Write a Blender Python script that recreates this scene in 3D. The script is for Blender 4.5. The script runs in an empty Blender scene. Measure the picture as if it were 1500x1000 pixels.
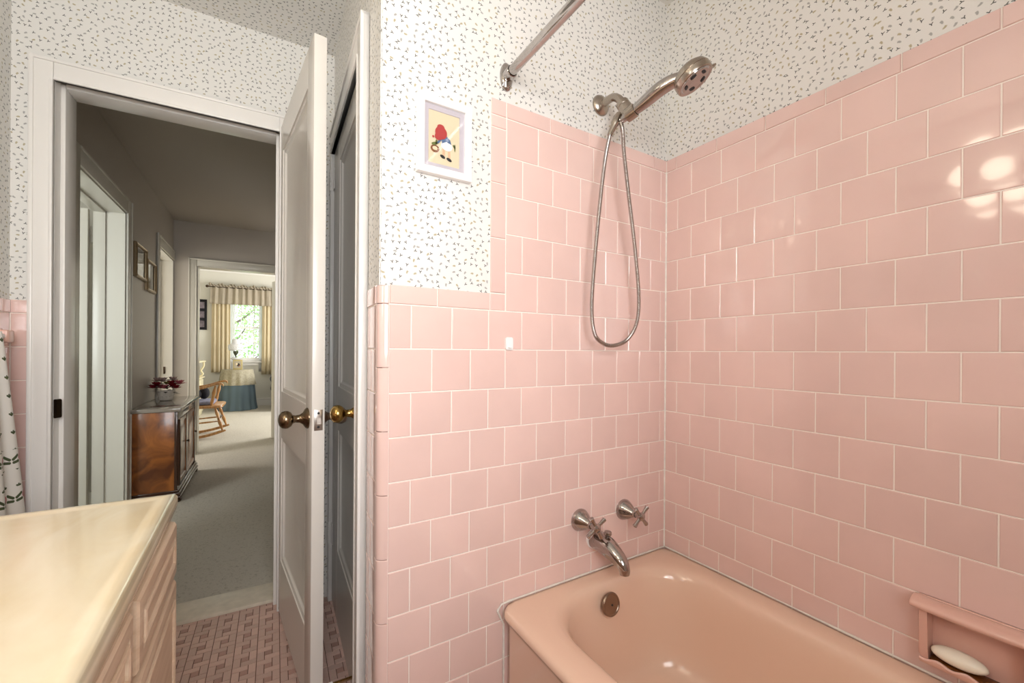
import bpy, bmesh, math, random
from mathutils import Vector, Matrix
PI = math.pi
C = bpy.context.scene.collection
rnd = random.Random(7)

# ------------------------------------------------------------------ frames
PHI = math.radians(2.0)
KX, KY = -1.0064, .9413
FB = Matrix.Translation((KX, KY, 0)) @ Matrix.Rotation(-PHI, 4, 'Z')      # entry part of the house: s along x, t along y
FH = FB @ Matrix.Translation((-1.03, 0, 0)) @ Matrix.Rotation(math.atan(.023), 4, 'Z')  # left wall of the hall
FA = Matrix.Identity(4)
def B(s, t, z=0): return FB @ Vector((s, t, z))

def lin(c):
    c /= 255
    return c/12.92 if c <= .04045 else ((c+.055)/1.055)**2.4
def rgb(r, g, b): return (lin(r), lin(g), lin(b), 1)

# ------------------------------------------------------------------ node helpers
class S:
    """a socket that can be used in arithmetic"""
    def __init__(s, nt, sock): s.nt, s.k = nt, sock
    def _m(s, op, *a, clamp=False):
        n = s.nt.nodes.new('ShaderNodeMath'); n.operation = op; n.use_clamp = clamp
        for i, v in enumerate((s,)+a):
            if isinstance(v, S): s.nt.links.new(v.k, n.inputs[i])
            else: n.inputs[i].default_value = v
        return S(s.nt, n.outputs[0])
    def __add__(s, o): return s._m('ADD', o)
    def __sub__(s, o): return s._m('SUBTRACT', o)
    def __mul__(s, o): return s._m('MULTIPLY', o)
    def __truediv__(s, o): return s._m('DIVIDE', o)
    def lt(s, o): return s._m('LESS_THAN', o)
    def gt(s, o): return s._m('GREATER_THAN', o)
    def abs(s): return s._m('ABSOLUTE')
    def sin(s): return s._m('SINE')
    def cos(s): return s._m('COSINE')
    def sqrt(s): return s._m('SQRT')
    def fract(s): return s._m('FRACT')
    def floor(s): return s._m('FLOOR')
    def max(s, o): return s._m('MAXIMUM', o)
    def min(s, o): return s._m('MINIMUM', o)
    def clamp(s): return s._m('ADD', 0.0, clamp=True)
    def step(s, a, b):
        n = s.nt.nodes.new('ShaderNodeMapRange'); n.interpolation_type = 'SMOOTHSTEP'
        s.nt.links.new(s.k, n.inputs[0]); n.inputs[1].default_value = a; n.inputs[2].default_value = b
        n.inputs[3].default_value = 0; n.inputs[4].default_value = 1
        return S(s.nt, n.outputs[0])

MATS = {}
def new_mat(name):
    m = bpy.data.materials.new(name); m.use_nodes = True
    nt = m.node_tree; nt.nodes.clear()
    out = nt.nodes.new('ShaderNodeOutputMaterial'); p = nt.nodes.new('ShaderNodeBsdfPrincipled')
    nt.links.new(p.outputs[0], out.inputs[0])
    MATS[name] = m
    return m, nt, p, out
def mat(name, col, rough=.5, metal=0, noise=0, nscale=20, bump=0, bscale=80, coat=0, spec=.5, sub=0, trans=0, var=0):
    m, nt, p, out = new_mat(name)
    p.inputs['Base Color'].default_value = col; p.inputs['Roughness'].default_value = rough
    p.inputs['Metallic'].default_value = metal; p.inputs['Coat Weight'].default_value = coat
    p.inputs['Specular IOR Level'].default_value = spec
    if noise or bump: tc = nt.nodes.new('ShaderNodeTexCoord')
    base = None
    if noise:
        n = nt.nodes.new('ShaderNodeTexNoise'); n.inputs['Scale'].default_value = nscale; n.inputs['Detail'].default_value = 5
        nt.links.new(tc.outputs['Object'], n.inputs['Vector'])
        mx = nt.nodes.new('ShaderNodeMixRGB'); mx.blend_type = 'MULTIPLY'
        rp = nt.nodes.new('ShaderNodeMapRange'); rp.inputs[1].default_value = .3; rp.inputs[2].default_value = .7
        rp.inputs[3].default_value = 1-noise; rp.inputs[4].default_value = 1+noise*.3
        nt.links.new(n.outputs['Fac'], rp.inputs[0])
        mx.inputs[0].default_value = 1; mx.inputs[1].default_value = col
        nt.links.new(rp.outputs[0], mx.inputs[2]); nt.links.new(mx.outputs[0], p.inputs['Base Color'])
        base = mx
    if var:      # small differences between pieces of one surface
        at = nt.nodes.new('ShaderNodeAttribute'); at.attribute_name = 'piece'
        mv = nt.nodes.new('ShaderNodeMixRGB'); mv.blend_type = 'MULTIPLY'; mv.inputs[0].default_value = 1
        r2 = nt.nodes.new('ShaderNodeMapRange'); r2.inputs[3].default_value = 1-var; r2.inputs[4].default_value = 1+var*.4
        nt.links.new(at.outputs['Fac'], r2.inputs[0]); nt.links.new(r2.outputs[0], mv.inputs[2])
        if base: nt.links.new(base.outputs[0], mv.inputs[1])
        else: mv.inputs[1].default_value = col
        nt.links.new(mv.outputs[0], p.inputs['Base Color'])
    if bump:
        n = nt.nodes.new('ShaderNodeTexNoise'); n.inputs['Scale'].default_value = bscale; n.inputs['Detail'].default_value = 4
        nt.links.new(tc.outputs['Object'], n.inputs['Vector'])
        b = nt.nodes.new('ShaderNodeBump'); b.inputs['Strength'].default_value = bump; b.inputs['Distance'].default_value = .01
        nt.links.new(n.outputs['Fac'], b.inputs['Height']); nt.links.new(b.outputs[0], p.inputs['Normal'])
    if trans:
        t = nt.nodes.new('ShaderNodeBsdfTranslucent'); t.inputs[0].default_value = col
        mx = nt.nodes.new('ShaderNodeMixShader'); mx.inputs[0].default_value = trans
        nt.links.new(p.outputs[0], mx.inputs[1]); nt.links.new(t.outputs[0], mx.inputs[2]); nt.links.new(mx.outputs[0], out.inputs[0])
    return m

def seg_dist(x, y, bx, by):
    l2 = bx*bx+by*by
    h = ((x*bx+y*by)/l2).clamp()
    dx = x-h*bx; dy = y-h*by
    return (dx*dx+dy*dy).sqrt()

def wallpaper():
    m, nt, p, out = new_mat('sprig_wallpaper')
    uv = nt.nodes.new('ShaderNodeUVMap')
    sep = nt.nodes.new('ShaderNodeSeparateXYZ'); nt.links.new(uv.outputs[0], sep.inputs[0])
    sc = 1/.0175
    vo = nt.nodes.new('ShaderNodeTexVoronoi'); vo.voronoi_dimensions = '2D'; vo.feature = 'F1'
    vo.inputs['Scale'].default_value = sc; vo.inputs['Randomness'].default_value = .72
    nt.links.new(uv.outputs[0], vo.inputs['Vector'])
    ps = nt.nodes.new('ShaderNodeSeparateXYZ'); nt.links.new(vo.outputs['Position'], ps.inputs[0])
    cs = nt.nodes.new('ShaderNodeSeparateColor'); nt.links.new(vo.outputs['Color'], cs.inputs[0])
    u, v = S(nt, sep.outputs[0]), S(nt, sep.outputs[1])
    # offset from the cell's point, in cells
    x0 = (u-S(nt, ps.outputs[0]))*sc; y0 = (v-S(nt, ps.outputs[1]))*sc
    r, g, b = (S(nt, cs.outputs[i]) for i in range(3))
    a = (r-.5)*3.4
    ca, sa = a.cos(), a.sin()
    x = x0*ca-y0*sa; y = x0*sa+y0*ca
    # dark sprig: two petals and a stem
    d1 = seg_dist(x.abs(), y, .155, .175); d2 = seg_dist(x, y, 0.0, -.15)
    dark = S(nt, d1.min(d2).k); dark = dark.step(.076, .034)
    # pale bud: a soft oval with a second petal
    q = (x*x)*46+(y*y)*12
    x2 = x-.09; y2 = y-.12
    q2 = (x2*x2)*90+(y2*y2)*90
    pale = q.min(q2).step(1.25, .25)
    isd = g.gt(.52)
    mx1 = nt.nodes.new('ShaderNodeMixRGB'); mx1.inputs[1].default_value = rgb(229, 227, 222); mx1.inputs[2].default_value = rgb(52, 54, 50)
    nt.links.new((dark*isd*.92).k, mx1.inputs[0])
    mxc = nt.nodes.new('ShaderNodeMixRGB'); mxc.inputs[1].default_value = rgb(148, 148, 144); mxc.inputs[2].default_value = rgb(164, 150, 106)
    nt.links.new(b.gt(.6).k, mxc.inputs[0])
    mx2 = nt.nodes.new('ShaderNodeMixRGB')
    nt.links.new((pale*(isd*-1+1)*.8).k, mx2.inputs[0])
    nt.links.new(mx1.outputs[0], mx2.inputs[1]); nt.links.new(mxc.outputs[0], mx2.inputs[2])
    nt.links.new(mx2.outputs[0], p.inputs['Base Color'])
    p.inputs['Roughness'].default_value = .55
    return m

def carpet(name, c1, c2):
    m, nt, p, out = new_mat(name)
    tc = nt.nodes.new('ShaderNodeTexCoord')
    n1 = nt.nodes.new('ShaderNodeTexNoise'); n1.inputs['Scale'].default_value = 70; n1.inputs['Detail'].default_value = 6; n1.inputs['Roughness'].default_value = .75
    n2 = nt.nodes.new('ShaderNodeTexNoise'); n2.inputs['Scale'].default_value = 260; n2.inputs['Detail'].default_value = 3
    nt.links.new(tc.outputs['Object'], n1.inputs['Vector']); nt.links.new(tc.outputs['Object'], n2.inputs['Vector'])
    cr = nt.nodes.new('ShaderNodeValToRGB'); cr.color_ramp.elements[0].position = .33; cr.color_ramp.elements[0].color = c2
    cr.color_ramp.elements[1].position = .47; cr.color_ramp.elements[1].color = c1
    nt.links.new(n1.outputs['Fac'], cr.inputs[0]); nt.links.new(cr.outputs[0], p.inputs['Base Color'])
    b = nt.nodes.new('ShaderNodeBump'); b.inputs['Strength'].default_value = .8; b.inputs['Distance'].default_value = .006
    nt.links.new(n2.outputs['Fac'], b.inputs['Height']); nt.links.new(b.outputs[0], p.inputs['Normal'])
    p.inputs['Roughness'].default_value = .95; p.inputs['Specular IOR Level'].default_value = .1
    return m

def grain(name, c1, c2, scale=(4, 60, 60), rough=.35, coat=.2, dist=1.2, pos=(.35, .65)):
    m, nt, p, out = new_mat(name)
    tc = nt.nodes.new('ShaderNodeTexCoord'); mp = nt.nodes.new('ShaderNodeMapping'); mp.inputs['Scale'].default_value = scale
    n = nt.nodes.new('ShaderNodeTexNoise'); n.inputs['Scale'].default_value = 1; n.inputs['Detail'].default_value = 6; n.inputs['Distortion'].default_value = dist
    nt.links.new(tc.outputs['Object'], mp.inputs[0]); nt.links.new(mp.outputs[0], n.inputs['Vector'])
    cr = nt.nodes.new('ShaderNodeValToRGB'); cr.color_ramp.elements[0].position = pos[0]; cr.color_ramp.elements[0].color = c1
    cr.color_ramp.elements[1].position = pos[1]; cr.color_ramp.elements[1].color = c2
    nt.links.new(n.outputs['Fac'], cr.inputs[0]); nt.links.new(cr.outputs[0], p.inputs['Base Color'])
    p.inputs['Roughness'].default_value = rough; p.inputs['Coat Weight'].default_value = coat; p.inputs['Coat Roughness'].default_value = .12
    return m

def glass(name, tint=(1, 1, 1, 1), fac=1.0):
    m = bpy.data.materials.new(name); m.use_nodes = True; nt = m.node_tree; nt.nodes.clear()
    out = nt.nodes.new('ShaderNodeOutputMaterial'); tr = nt.nodes.new('ShaderNodeBsdfTransparent'); tr.inputs[0].default_value = tint
    gl = nt.nodes.new('ShaderNodeBsdfGlossy'); gl.inputs['Roughness'].default_value = .03
    fr = nt.nodes.new('ShaderNodeFresnel'); fr.inputs[0].default_value = 1.45
    ml = nt.nodes.new('ShaderNodeMath'); ml.operation = 'MULTIPLY'; ml.inputs[1].default_value = fac
    nt.links.new(fr.outputs[0], ml.inputs[0])
    mx = nt.nodes.new('ShaderNodeMixShader'); nt.links.new(ml.outputs[0], mx.inputs[0]); nt.links.new(tr.outputs[0], mx.inputs[1]); nt.links.new(gl.outputs[0], mx.inputs[2])
    nt.links.new(mx.outputs[0], out.inputs[0]); MATS[name] = m
    return m

def emit(name, col, s):
    m = bpy.data.materials.new(name); m.use_nodes = True; nt = m.node_tree; nt.nodes.clear()
    out = nt.nodes.new('ShaderNodeOutputMaterial'); e = nt.nodes.new('ShaderNodeEmission'); e.inputs[0].default_value = col; e.inputs[1].default_value = s
    nt.links.new(e.outputs[0], out.inputs[0]); MATS[name] = m
    return m

def towel_mat():
    m, nt, p, out = new_mat('tulip_print_terry')
    uv = nt.nodes.new('ShaderNodeUVMap'); sep = nt.nodes.new('ShaderNodeSeparateXYZ'); nt.links.new(uv.outputs[0], sep.inputs[0])
    u, v = S(nt, sep.outputs[0]), S(nt, sep.outputs[1])      # metres
    # small sprigs on a staggered grid
    cu = .045; cv = .0555
    row = (v/cv).floor()
    uu = u/cu
    fx = (uu.fract()-.5)*cu; fy = ((v/cv).fract()-.5)*cv
    d = seg_dist(fx.abs(), fy, .0065, .0045).min(seg_dist(fx, fy, 0.0, .0075))
    sprig = d.step(.0036, .0022)
    # two bands of leaves and tulip heads
    def band(v0):
        lu = ((u/.075).fract()-.5)*.075; lv = v-v0
        l1 = seg_dist(lu.abs()-.005, lv, .016, .011).min(seg_dist(lu.abs()-.006, lv+.010, .017, .003)).step(.0050, .0034)
        lx = ((u/.075+.5).fract()-.5)*.075
        q = (lx*lx)*7000+((lv-.004)*(lv-.004))*7000
        return l1, q.step(1.1, .8)
    b1, t1 = band(-.385); b2, t2 = band(-.505)
    inb = ((v+.385).abs().lt(.030)).max((v+.505).abs().lt(.034))
    green = (sprig*(inb*-1+1)).max(b1).max(b2)
    pink = t1.max(t2)
    a = nt.nodes.new('ShaderNodeMixRGB'); a.inputs[1].default_value = rgb(238, 234, 226); a.inputs[2].default_value = rgb(78, 88, 58); nt.links.new(green.k, a.inputs[0])
    c = nt.nodes.new('ShaderNodeMixRGB'); c.inputs[2].default_value = rgb(206, 130, 134); nt.links.new(pink.k, c.inputs[0]); nt.links.new(a.outputs[0], c.inputs[1])
    nt.links.new(c.outputs[0], p.inputs['Base Color']); p.inputs['Roughness'].default_value = .9
    return m

# ------------------------------------------------------------------ materials
WP = wallpaper()
PINK = mat('pink_tile', rgb(235, 203, 194), .09, var=.05, noise=.05, nscale=6, coat=.3)
PINKF = mat('pink_fixture', rgb(230, 186, 170), .12, coat=.3)
GROUT = mat('cream_grout', rgb(250, 240, 230), .8)
TUB = mat('peach_enamel', rgb(238, 204, 180), .13, coat=.4)
CAULK = mat('white_caulk', rgb(238, 232, 222), .6, noise=.12, nscale=60)
CHROME = mat('worn_chrome', rgb(178, 172, 168), .10, 1, noise=.15, nscale=40)
NICKEL = mat('brushed_nickel', rgb(170, 160, 148), .24, 1)
NICKELD = mat('dull_nickel', rgb(150, 132, 118), .34, 1)
DARK = mat('dark_rubber', rgb(38, 34, 34), .5)
WHITE = mat('white_gloss_paint', rgb(236, 233, 228), .28, bump=.03, bscale=25)
DOORP = mat('white_door_paint', rgb(222, 217, 209), .25, bump=.03, bscale=25)
BRASS = mat('aged_brass', rgb(132, 114, 90), .2, 1, noise=.35, nscale=60)
BRASSB = mat('polished_brass', rgb(160, 132, 76), .18, 1)
STEEL = mat('satin_steel', rgb(196, 190, 184), .3, 1)
BRONZE = mat('dark_bronze', rgb(70, 56, 44), .35, 1)
PLAST = mat('white_plastic', rgb(246, 244, 242), .3)
COUNTER = grain('cream_cultured_marble', rgb(232, 213, 176), rgb(240, 226, 196), (5, 3, 4), .12, .4, 2.5)
OAK = grain('pickled_oak', rgb(200, 174, 146), rgb(218, 196, 170), (60, 5, 70), .4, .1, .6)
FLOORP = mat('pink_mosaic', rgb(206, 172, 158), .35, var=.16)
FLOORD = mat('rose_mosaic', rgb(176, 138, 124), .35, var=.14)
FGROUT = mat('brown_grout', rgb(104, 76, 62), .85)
MARBLE = mat('marble_threshold', rgb(216, 206, 188), .35, noise=.12, nscale=30)
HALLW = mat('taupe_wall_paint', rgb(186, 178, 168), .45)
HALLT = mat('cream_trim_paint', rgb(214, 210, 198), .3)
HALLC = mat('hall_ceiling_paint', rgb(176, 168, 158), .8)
BEDW = mat('bedroom_wall_paint', rgb(222, 219, 208), .7)
CARP = carpet('grey_beige_carpet', rgb(204, 198, 186), rgb(166, 160, 146))
BURL = grain('burl_walnut', rgb(92, 46, 16), rgb(166, 98, 42), (7, 7, 6), .3, .4, 1.5)
WALN = mat('dark_walnut', rgb(62, 36, 22), .25, coat=.5)
GRANITE = mat('grey_polished_top', rgb(150, 140, 128), .12, noise=.1, nscale=40, coat=.5)
GILT = mat('gilt_frame', rgb(150, 130, 100), .3, .7)
MATB = mat('beige_mount', rgb(170, 160, 142), .7)
PAPER = mat('pale_print', rgb(222, 216, 200), .7)
FRW = mat('white_frame_paint', rgb(246, 244, 242), .35)
LILAC = mat('lilac_mount', rgb(206, 197, 202), .7)
CREAMP = mat('cream_print_paper', rgb(232, 214, 180), .7)
RED = mat('red_ink', rgb(186, 60, 58), .7); BLUE = mat('blue_ink', rgb(92, 116, 150), .7)
SKIN = mat('flesh_ink', rgb(226, 186, 150), .7); BROWN = mat('brown_ink', rgb(136, 84, 48), .7)
GREEN = mat('green_ink', rgb(110, 120, 60), .7); BLACK = mat('black_ink', rgb(40, 36, 38), .7); WINK = mat('white_ink', rgb(246, 242, 236), .7)
GLASS = glass('picture_glass', fac=.7); PANE = glass('window_glass', fac=.6)
TOWEL = towel_mat()
CREAMF = mat('cream_curtain_cloth', rgb(232, 218, 186), .85, trans=.35)
VALF = mat('beige_valance_cloth', rgb(196, 184, 164), .85, trans=.3, noise=.1, nscale=9)
SHEER = mat('white_sheer', rgb(246, 246, 244), .8, trans=.6)
BLUEF = mat('slate_blue_cloth', rgb(96, 114, 126), .9)
LACE = mat('ecru_lace', rgb(172, 164, 142), .9, noise=.25, nscale=45)
MILK = mat('milk_glass', rgb(240, 240, 240), .2, trans=.25)
LBRONZE = mat('green_bronze', rgb(84, 88, 70), .4, .6)
OAKC = grain('honey_oak', rgb(150, 100, 50), rgb(196, 146, 86), (50, 50, 5), .35, .2)
CREAMW = mat('cream_dresser_paint', rgb(226, 216, 180), .35)
BLEATH = mat('black_leather', rgb(30, 30, 34), .35)
PLAID = mat('blue_grey_cushion', rgb(136, 138, 160), .9, noise=.35, nscale=25)
BLACKF = mat('black_cloth', rgb(24, 22, 28), .9)
SOAP = mat('cream_soap', rgb(250, 244, 226), .35)
SCUM = mat('brown_soap_residue', rgb(108, 62, 24), .22)
LEAF = mat('leaf_green', rgb(150, 185, 120), .6, trans=.5); LEAF2 = mat('light_leaf_green', rgb(190, 214, 150), .6, trans=.5)
BARK = mat('grey_bark', rgb(104, 92, 78), .9); GRASS = mat('lawn', rgb(140, 170, 90), .9, noise=.3, nscale=6)
PETR = mat('crimson_petal', rgb(136, 20, 34), .6); PETP = mat('pink_petal', rgb(206, 110, 120), .6); PETL = mat('blush_petal', rgb(196, 168, 160), .6)
DLEAF = mat('dark_foliage', rgb(52, 54, 36), .6); YLEAF = mat('yellow_green_foliage', rgb(140, 130, 70), .6)
CERAM = mat('white_ceramic', rgb(220, 212, 200), .25)
BULB = emit('warm_bulb', (1, .88, .69, 1), 9.6)
MIRROR = mat('mirror_glass', rgb(235, 238, 238), .02, 1)
GLAZE = mat('tan_box_card', rgb(180, 164, 112), .6)

# ------------------------------------------------------------------ mesh helpers
def quad(bm, pts, mi=0):
    f = bm.faces.new([bm.verts.new(p) for p in pts]); f.material_index = mi; return f
def box(bm, x0, x1, y0, y1, z0, z1, bev=0, seg=2, mi=0, M=None):
    if x0 > x1: x0, x1 = x1, x0
    if y0 > y1: y0, y1 = y1, y0
    if z0 > z1: z0, z1 = z1, z0
    v = [bm.verts.new((x, y, z)) for z in (z0, z1) for (x, y) in ((x0, y0), (x1, y0), (x1, y1), (x0, y1))]
    fs = [bm.faces.new([v[i] for i in q]) for q in ((3, 2, 1, 0), (4, 5, 6, 7), (0, 1, 5, 4), (1, 2, 6, 5), (2, 3, 7, 6), (3, 0, 4, 7))]
    for f in fs: f.material_index = mi
    if bev:
        es = list({e for f in fs for e in f.edges})
        r = bmesh.ops.bevel(bm, geom=es, offset=bev, segments=seg, profile=.5, affect='EDGES')
        for f in r['faces']: f.material_index = mi
        v = list({w for f in r['faces'] for w in f.verts})
    if M is not None: bmesh.ops.transform(bm, matrix=M, verts=v)
    return v
def loft(bm, loops, cap0=False, cap1=False, closed=True, mi=0):
    vs = [[bm.verts.new(p) for p in lp] for lp in loops]
    n = len(loops[0])
    for a, b in zip(vs, vs[1:]):
        for i in range(n if closed else n-1):
            j = (i+1) % n
            f = bm.faces.new((a[i], a[j], b[j], b[i])); f.material_index = mi
    if cap0: bm.faces.new(list(reversed(vs[0]))).material_index = mi
    if cap1: bm.faces.new(vs[-1]).material_index = mi
    return vs
def ring_frame(d):
    d = d.normalized(); a = Vector((0, 0, 1)) if abs(d.z) < .9 else Vector((1, 0, 0))
    u = d.cross(a).normalized(); return u, d.cross(u).normalized()
def tube(bm, pts, r, n=14, cap=True, mi=0, squash=None):
    pts = [Vector(p) for p in pts]; loops = []
    u = None
    for i, p in enumerate(pts):
        d = (pts[min(i+1, len(pts)-1)]-pts[max(i-1, 0)]).normalized()
        if u is None: u, w = ring_frame(d)
        else:
            u = (u-d*u.dot(d)).normalized(); w = d.cross(u).normalized()
        rr = r[i] if isinstance(r, (list, tuple)) else r
        loops.append([p+(u*math.cos(2*PI*k/n)+w*math.sin(2*PI*k/n))*rr for k in range(n)])
    loft(bm, loops, cap, cap, mi=mi)
def lathe(bm, prof, o=(0, 0, 0), d=(0, 0, 1), n=28, mi=0, cap=True):
    o = Vector(o); d = Vector(d).normalized(); u, w = ring_frame(d)
    loft(bm, [[o+d*h+(u*math.cos(2*PI*k/n)+w*math.sin(2*PI*k/n))*max(r, 1e-5) for k in range(n)] for r, h in prof], cap, cap, mi=mi)
def ball(bm, c, r, n=16, m=10, mi=0, sc=(1, 1, 1)):
    c = Vector(c)
    lp = []
    for j in range(m+1):
        a = PI*j/m; rr = max(math.sin(a), 1e-4)*r; h = -math.cos(a)*r
        lp.append([c+Vector((rr*math.cos(2*PI*k/n)*sc[0], rr*math.sin(2*PI*k/n)*sc[1], h*sc[2])) for k in range(n)])
    loft(bm, lp, True, True, mi=mi)
def prism(bm, poly, y0, y1, mi=0, M=None):
    """poly in (x,z), extruded along y"""
    vs = loft(bm, [[(x, y0, z) for x, z in poly], [(x, y1, z) for x, z in poly]], True, True, mi=mi)
    if M is not None: bmesh.ops.transform(bm, matrix=M, verts=[v for l in vs for v in l])
def rrect(x0, x1, y0, y1, r, n=8):
    out = []
    for cx, cy, a0 in ((x1-r, y1-r, 0), (x0+r, y1-r, PI/2), (x0+r, y0+r, PI), (x1-r, y0+r, 1.5*PI)):
        for k in range(n+1):
            a = a0+PI/2*k/n; out.append((cx+r*math.cos(a), cy+r*math.sin(a)))
    return out
def catmull(pts, n=10):
    pts = [Vector(p) for p in pts]; P = [pts[0]*2-pts[1]]+pts+[pts[-1]*2-pts[-2]]; out = []
    for i in range(1, len(P)-2):
        a, b, c, d = P[i-1:i+3]
        for k in range(n):
            t = k/n
            out.append(.5*((2*b)+(c-a)*t+(2*a-5*b+4*c-d)*t*t+(3*b-a-3*c+d)*t**3))
    out.append(pts[-1]); return out

def uv_planar(me):
    uvl = me.uv_layers.new(name='UVMap')
    for f in me.polygons:
        n = f.normal
        for li in f.loop_indices:
            c = me.vertices[me.loops[li].vertex_index].co
            if abs(n.z) > .7: q = (c.x, c.y)
            elif abs(n.x) > abs(n.y): q = (c.y+.37, c.z)
            else: q = (c.x, c.z)
            uvl.data[li].uv = q
def obj(name, bm, m, parent=None, M=None, smooth=True, ang=35, recalc=True):
    me = bpy.data.meshes.new(name)
    if recalc: bmesh.ops.recalc_face_normals(bm, faces=bm.faces)
    bm.to_mesh(me); bm.free()
    for x in (m if isinstance(m, (list, tuple)) else [m]): me.materials.append(x)
    if smooth:
        me.polygons.foreach_set('use_smooth', [True]*len(me.polygons)); me.set_sharp_from_angle(angle=math.radians(ang))
    if not me.uv_layers: uv_planar(me)
    o = bpy.data.objects.new(name, me); C.objects.link(o)
    if parent: o.parent = parent
    if M is not None: o.matrix_local = M
    return o
def tag(o, label=None, cat=None, group=None, kind=None):
    for k, v in (('label', label), ('category', cat), ('group', group), ('kind', kind)):
        if v: o[k] = v
    return o
def thing(name, label, cat, M, group=None):
    o = bpy.data.objects.new(name, None); C.objects.link(o); o.empty_display_size = .05
    o.matrix_world = M
    return tag(o, label, cat, group)
def struct(name, bm, m, M=None, parent=None, smooth=False, label=None):
    o = obj(name, bm, m, parent, M, smooth)
    if not parent: tag(o, label, None, None, 'structure')
    return o
def NB(): return bmesh.new()
def at(s, t, z=0, rz=0): return FB @ Matrix.Translation((s, t, z)) @ Matrix.Rotation(rz, 4, 'Z')
def atA(x, y, z=0, rz=0): return Matrix.Translation((x, y, z)) @ Matrix.Rotation(rz, 4, 'Z')
def wall_open(bm, a0, a1, z1, o0, o1, oz0, oz1, d0, d1, axis='x'):
    """a wall slab along one axis with one opening"""
    def bx(p0, p1, q0, q1):
        if p1-p0 < 1e-4 or q1-q0 < 1e-4: return
        if axis == 'x': box(bm, p0, p1, d0, d1, q0, q1)
        else: box(bm, d0, d1, p0, p1, q0, q1)
    bx(a0, o0, 0, z1); bx(o1, a1, 0, z1); bx(o0, o1, oz1, z1); bx(o0, o1, 0, oz0)

# ------------------------------------------------------------------ tiling
T = .1095; ROW0 = 1.07+.552748
def tile(bm, lay, o, u, v, n, u0, u1, v0, v1, h=.0028, gap=.0011, tilt=.00016, mi=0, edges=None):
    """one glazed tile with cushioned edges on a grout bed"""
    u0 += gap; u1 -= gap; v0 += gap; v1 -= gap
    if u1-u0 < .006 or v1-v0 < .006: return
    w = min(u1-u0, v1-v0)
    rings = []
    tl = [rnd.uniform(-tilt, tilt) for _ in range(4)]
    for ins, hh in ((0, 0), (.0004, h*.55), (.0016, h*.9), (min(.006, w*.3), h)):
        q = ((u0+ins, v0+ins), (u1-ins, v0+ins), (u1-ins, v1-ins), (u0+ins, v1-ins))
        rings.append([o+u*a+v*b+n*(hh+(tl[k] if hh > 0 else 0)) for k, (a, b) in enumerate(q)])
    vs = loft(bm, rings, False, True, mi=mi)
    val = rnd.random()
    for lp in vs:
        for x in lp: x[lay] = val
def row_tiles(bm, lay, o, u, v, n, v0, v1, off, a0, a1, **k):
    """a row of tiles of pitch T between a0 and a1, joints at off + i*T"""
    i = math.floor((a0-off)/T)-1
    while off+i*T < a1:
        l, r = max(a0, off+i*T), min(a1, off+(i+1)*T)
        if r-l > .008: tile(bm, lay, o, u, v, n, l, r, v0, v1, **k)
        i += 1
def cap_row(bm, lay, o, u, v, n, v0, v1, a0, a1, off=0, L=.1545, **k):
    i = math.floor((a0-off)/L)-1
    while off+i*L < a1:
        l, r = max(a0, off+i*L), min(a1, off+(i+1)*L)
        if r-l > .01: tile(bm, lay, o, u, v, n, l, r, v0, v1, h=.0045, **k)
        i += 1
X, Y, Z = Vector((1, 0, 0)), Vector((0, 1, 0)), Vector((0, 0, 1))
ZERO = Vector((0, 0, 0))
CAPW = 1.233; CAPS = 1.778
CEIL = 2.353

# back wall with the shower head
bm = NB(); box(bm, -1.037, .1, 0, .1, CAPW-.004, CEIL); box(bm, -1.017, .1, 0, .1, 0, CAPW-.004); WBACK = struct('wall_back', bm, WP)
bm = NB(); lay = bm.verts.layers.float.new('piece')
u = -X; n = -Y
for k in range(-1, 15):
    v1 = ROW0-k*T; v0 = max(0, v1-T)
    off = .031 if k % 2 else .0855
    a1 = .689 if k < 4 else 1.0165
    row_tiles(bm, lay, ZERO, u, Z, n, v0, v1, off, .0015, a1)
cap_row(bm, lay, ZERO, u, Z, n, ROW0+T, CAPS, .0015, .689, .07)
cap_row(bm, lay, ZERO, u, Z, n, ROW0-4*T, CAPW, .738, 1.0165, .738)
tile(bm, lay, ZERO, u, Z, n, .689, .738, ROW0-4*T, CAPW, h=.0032)
z = CAPW
zs = [CAPW, CAPW+.155, CAPW+.31, CAPW+.465, CAPS-.045, CAPS]
zs = [1.2335, 1.388, 1.5425, 1.697, 1.732, CAPS]
for a, b in zip(zs, zs[1:]): tile(bm, lay, ZERO, u, Z, n, .689, .7395, a, b, h=.0045)
# quarter round pieces up the outer corner
def qround(z0, z1):
    r = .0185; rx = .0238; c = Vector((-1.0175, .0155, 0)); val = rnd.random(); loops = []
    for zz, ins in ((z0+.0008, .0012), (z0+.002, 0), (z1-.002, 0), (z1-.0008, .0012)):
        lp = [Vector((-1.0165, -.003+ins, zz))]
        for kk in range(9):
            a = -PI/2-PI/2*kk/8
            lp.append(c+Vector(((rx-ins)*math.cos(a), (r-ins)*math.sin(a), zz)))
        lp += [Vector((-1.0413+ins, .030, zz)), Vector((-1.02, .03, zz))]
        loops.append(lp)
    vs = loft(bm, loops, True, True)
    for lp in vs:
        for q in lp: q[lay] = val
zt = ROW0-4*T
while zt > .005:
    qround(max(zt-.1558, 0), zt); zt -= .1558
qround(ROW0-4*T, CAPW-.003)
obj('tiling', bm, PINK, WBACK)
bm = NB()
box(bm, -.7385, -.0002, -.0009, -.0001, 0, CAPS-.002); box(bm, -1.018, -.7385, -.0009, -.0001, 0, CAPW-.002)
box(bm, -1.030, -1.0175, .006, .03, 0, CAPW-.006)
obj('grout', bm, GROUT, WBACK, smooth=False)
# bead of white caulk in the inner corner
bm = NB(); tube(bm, [(-.0022, -.0022, .355), (-.0022, -.0022, CAPS-.006)], .0042, 8); obj('caulk', bm, CAULK, WBACK)

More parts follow.
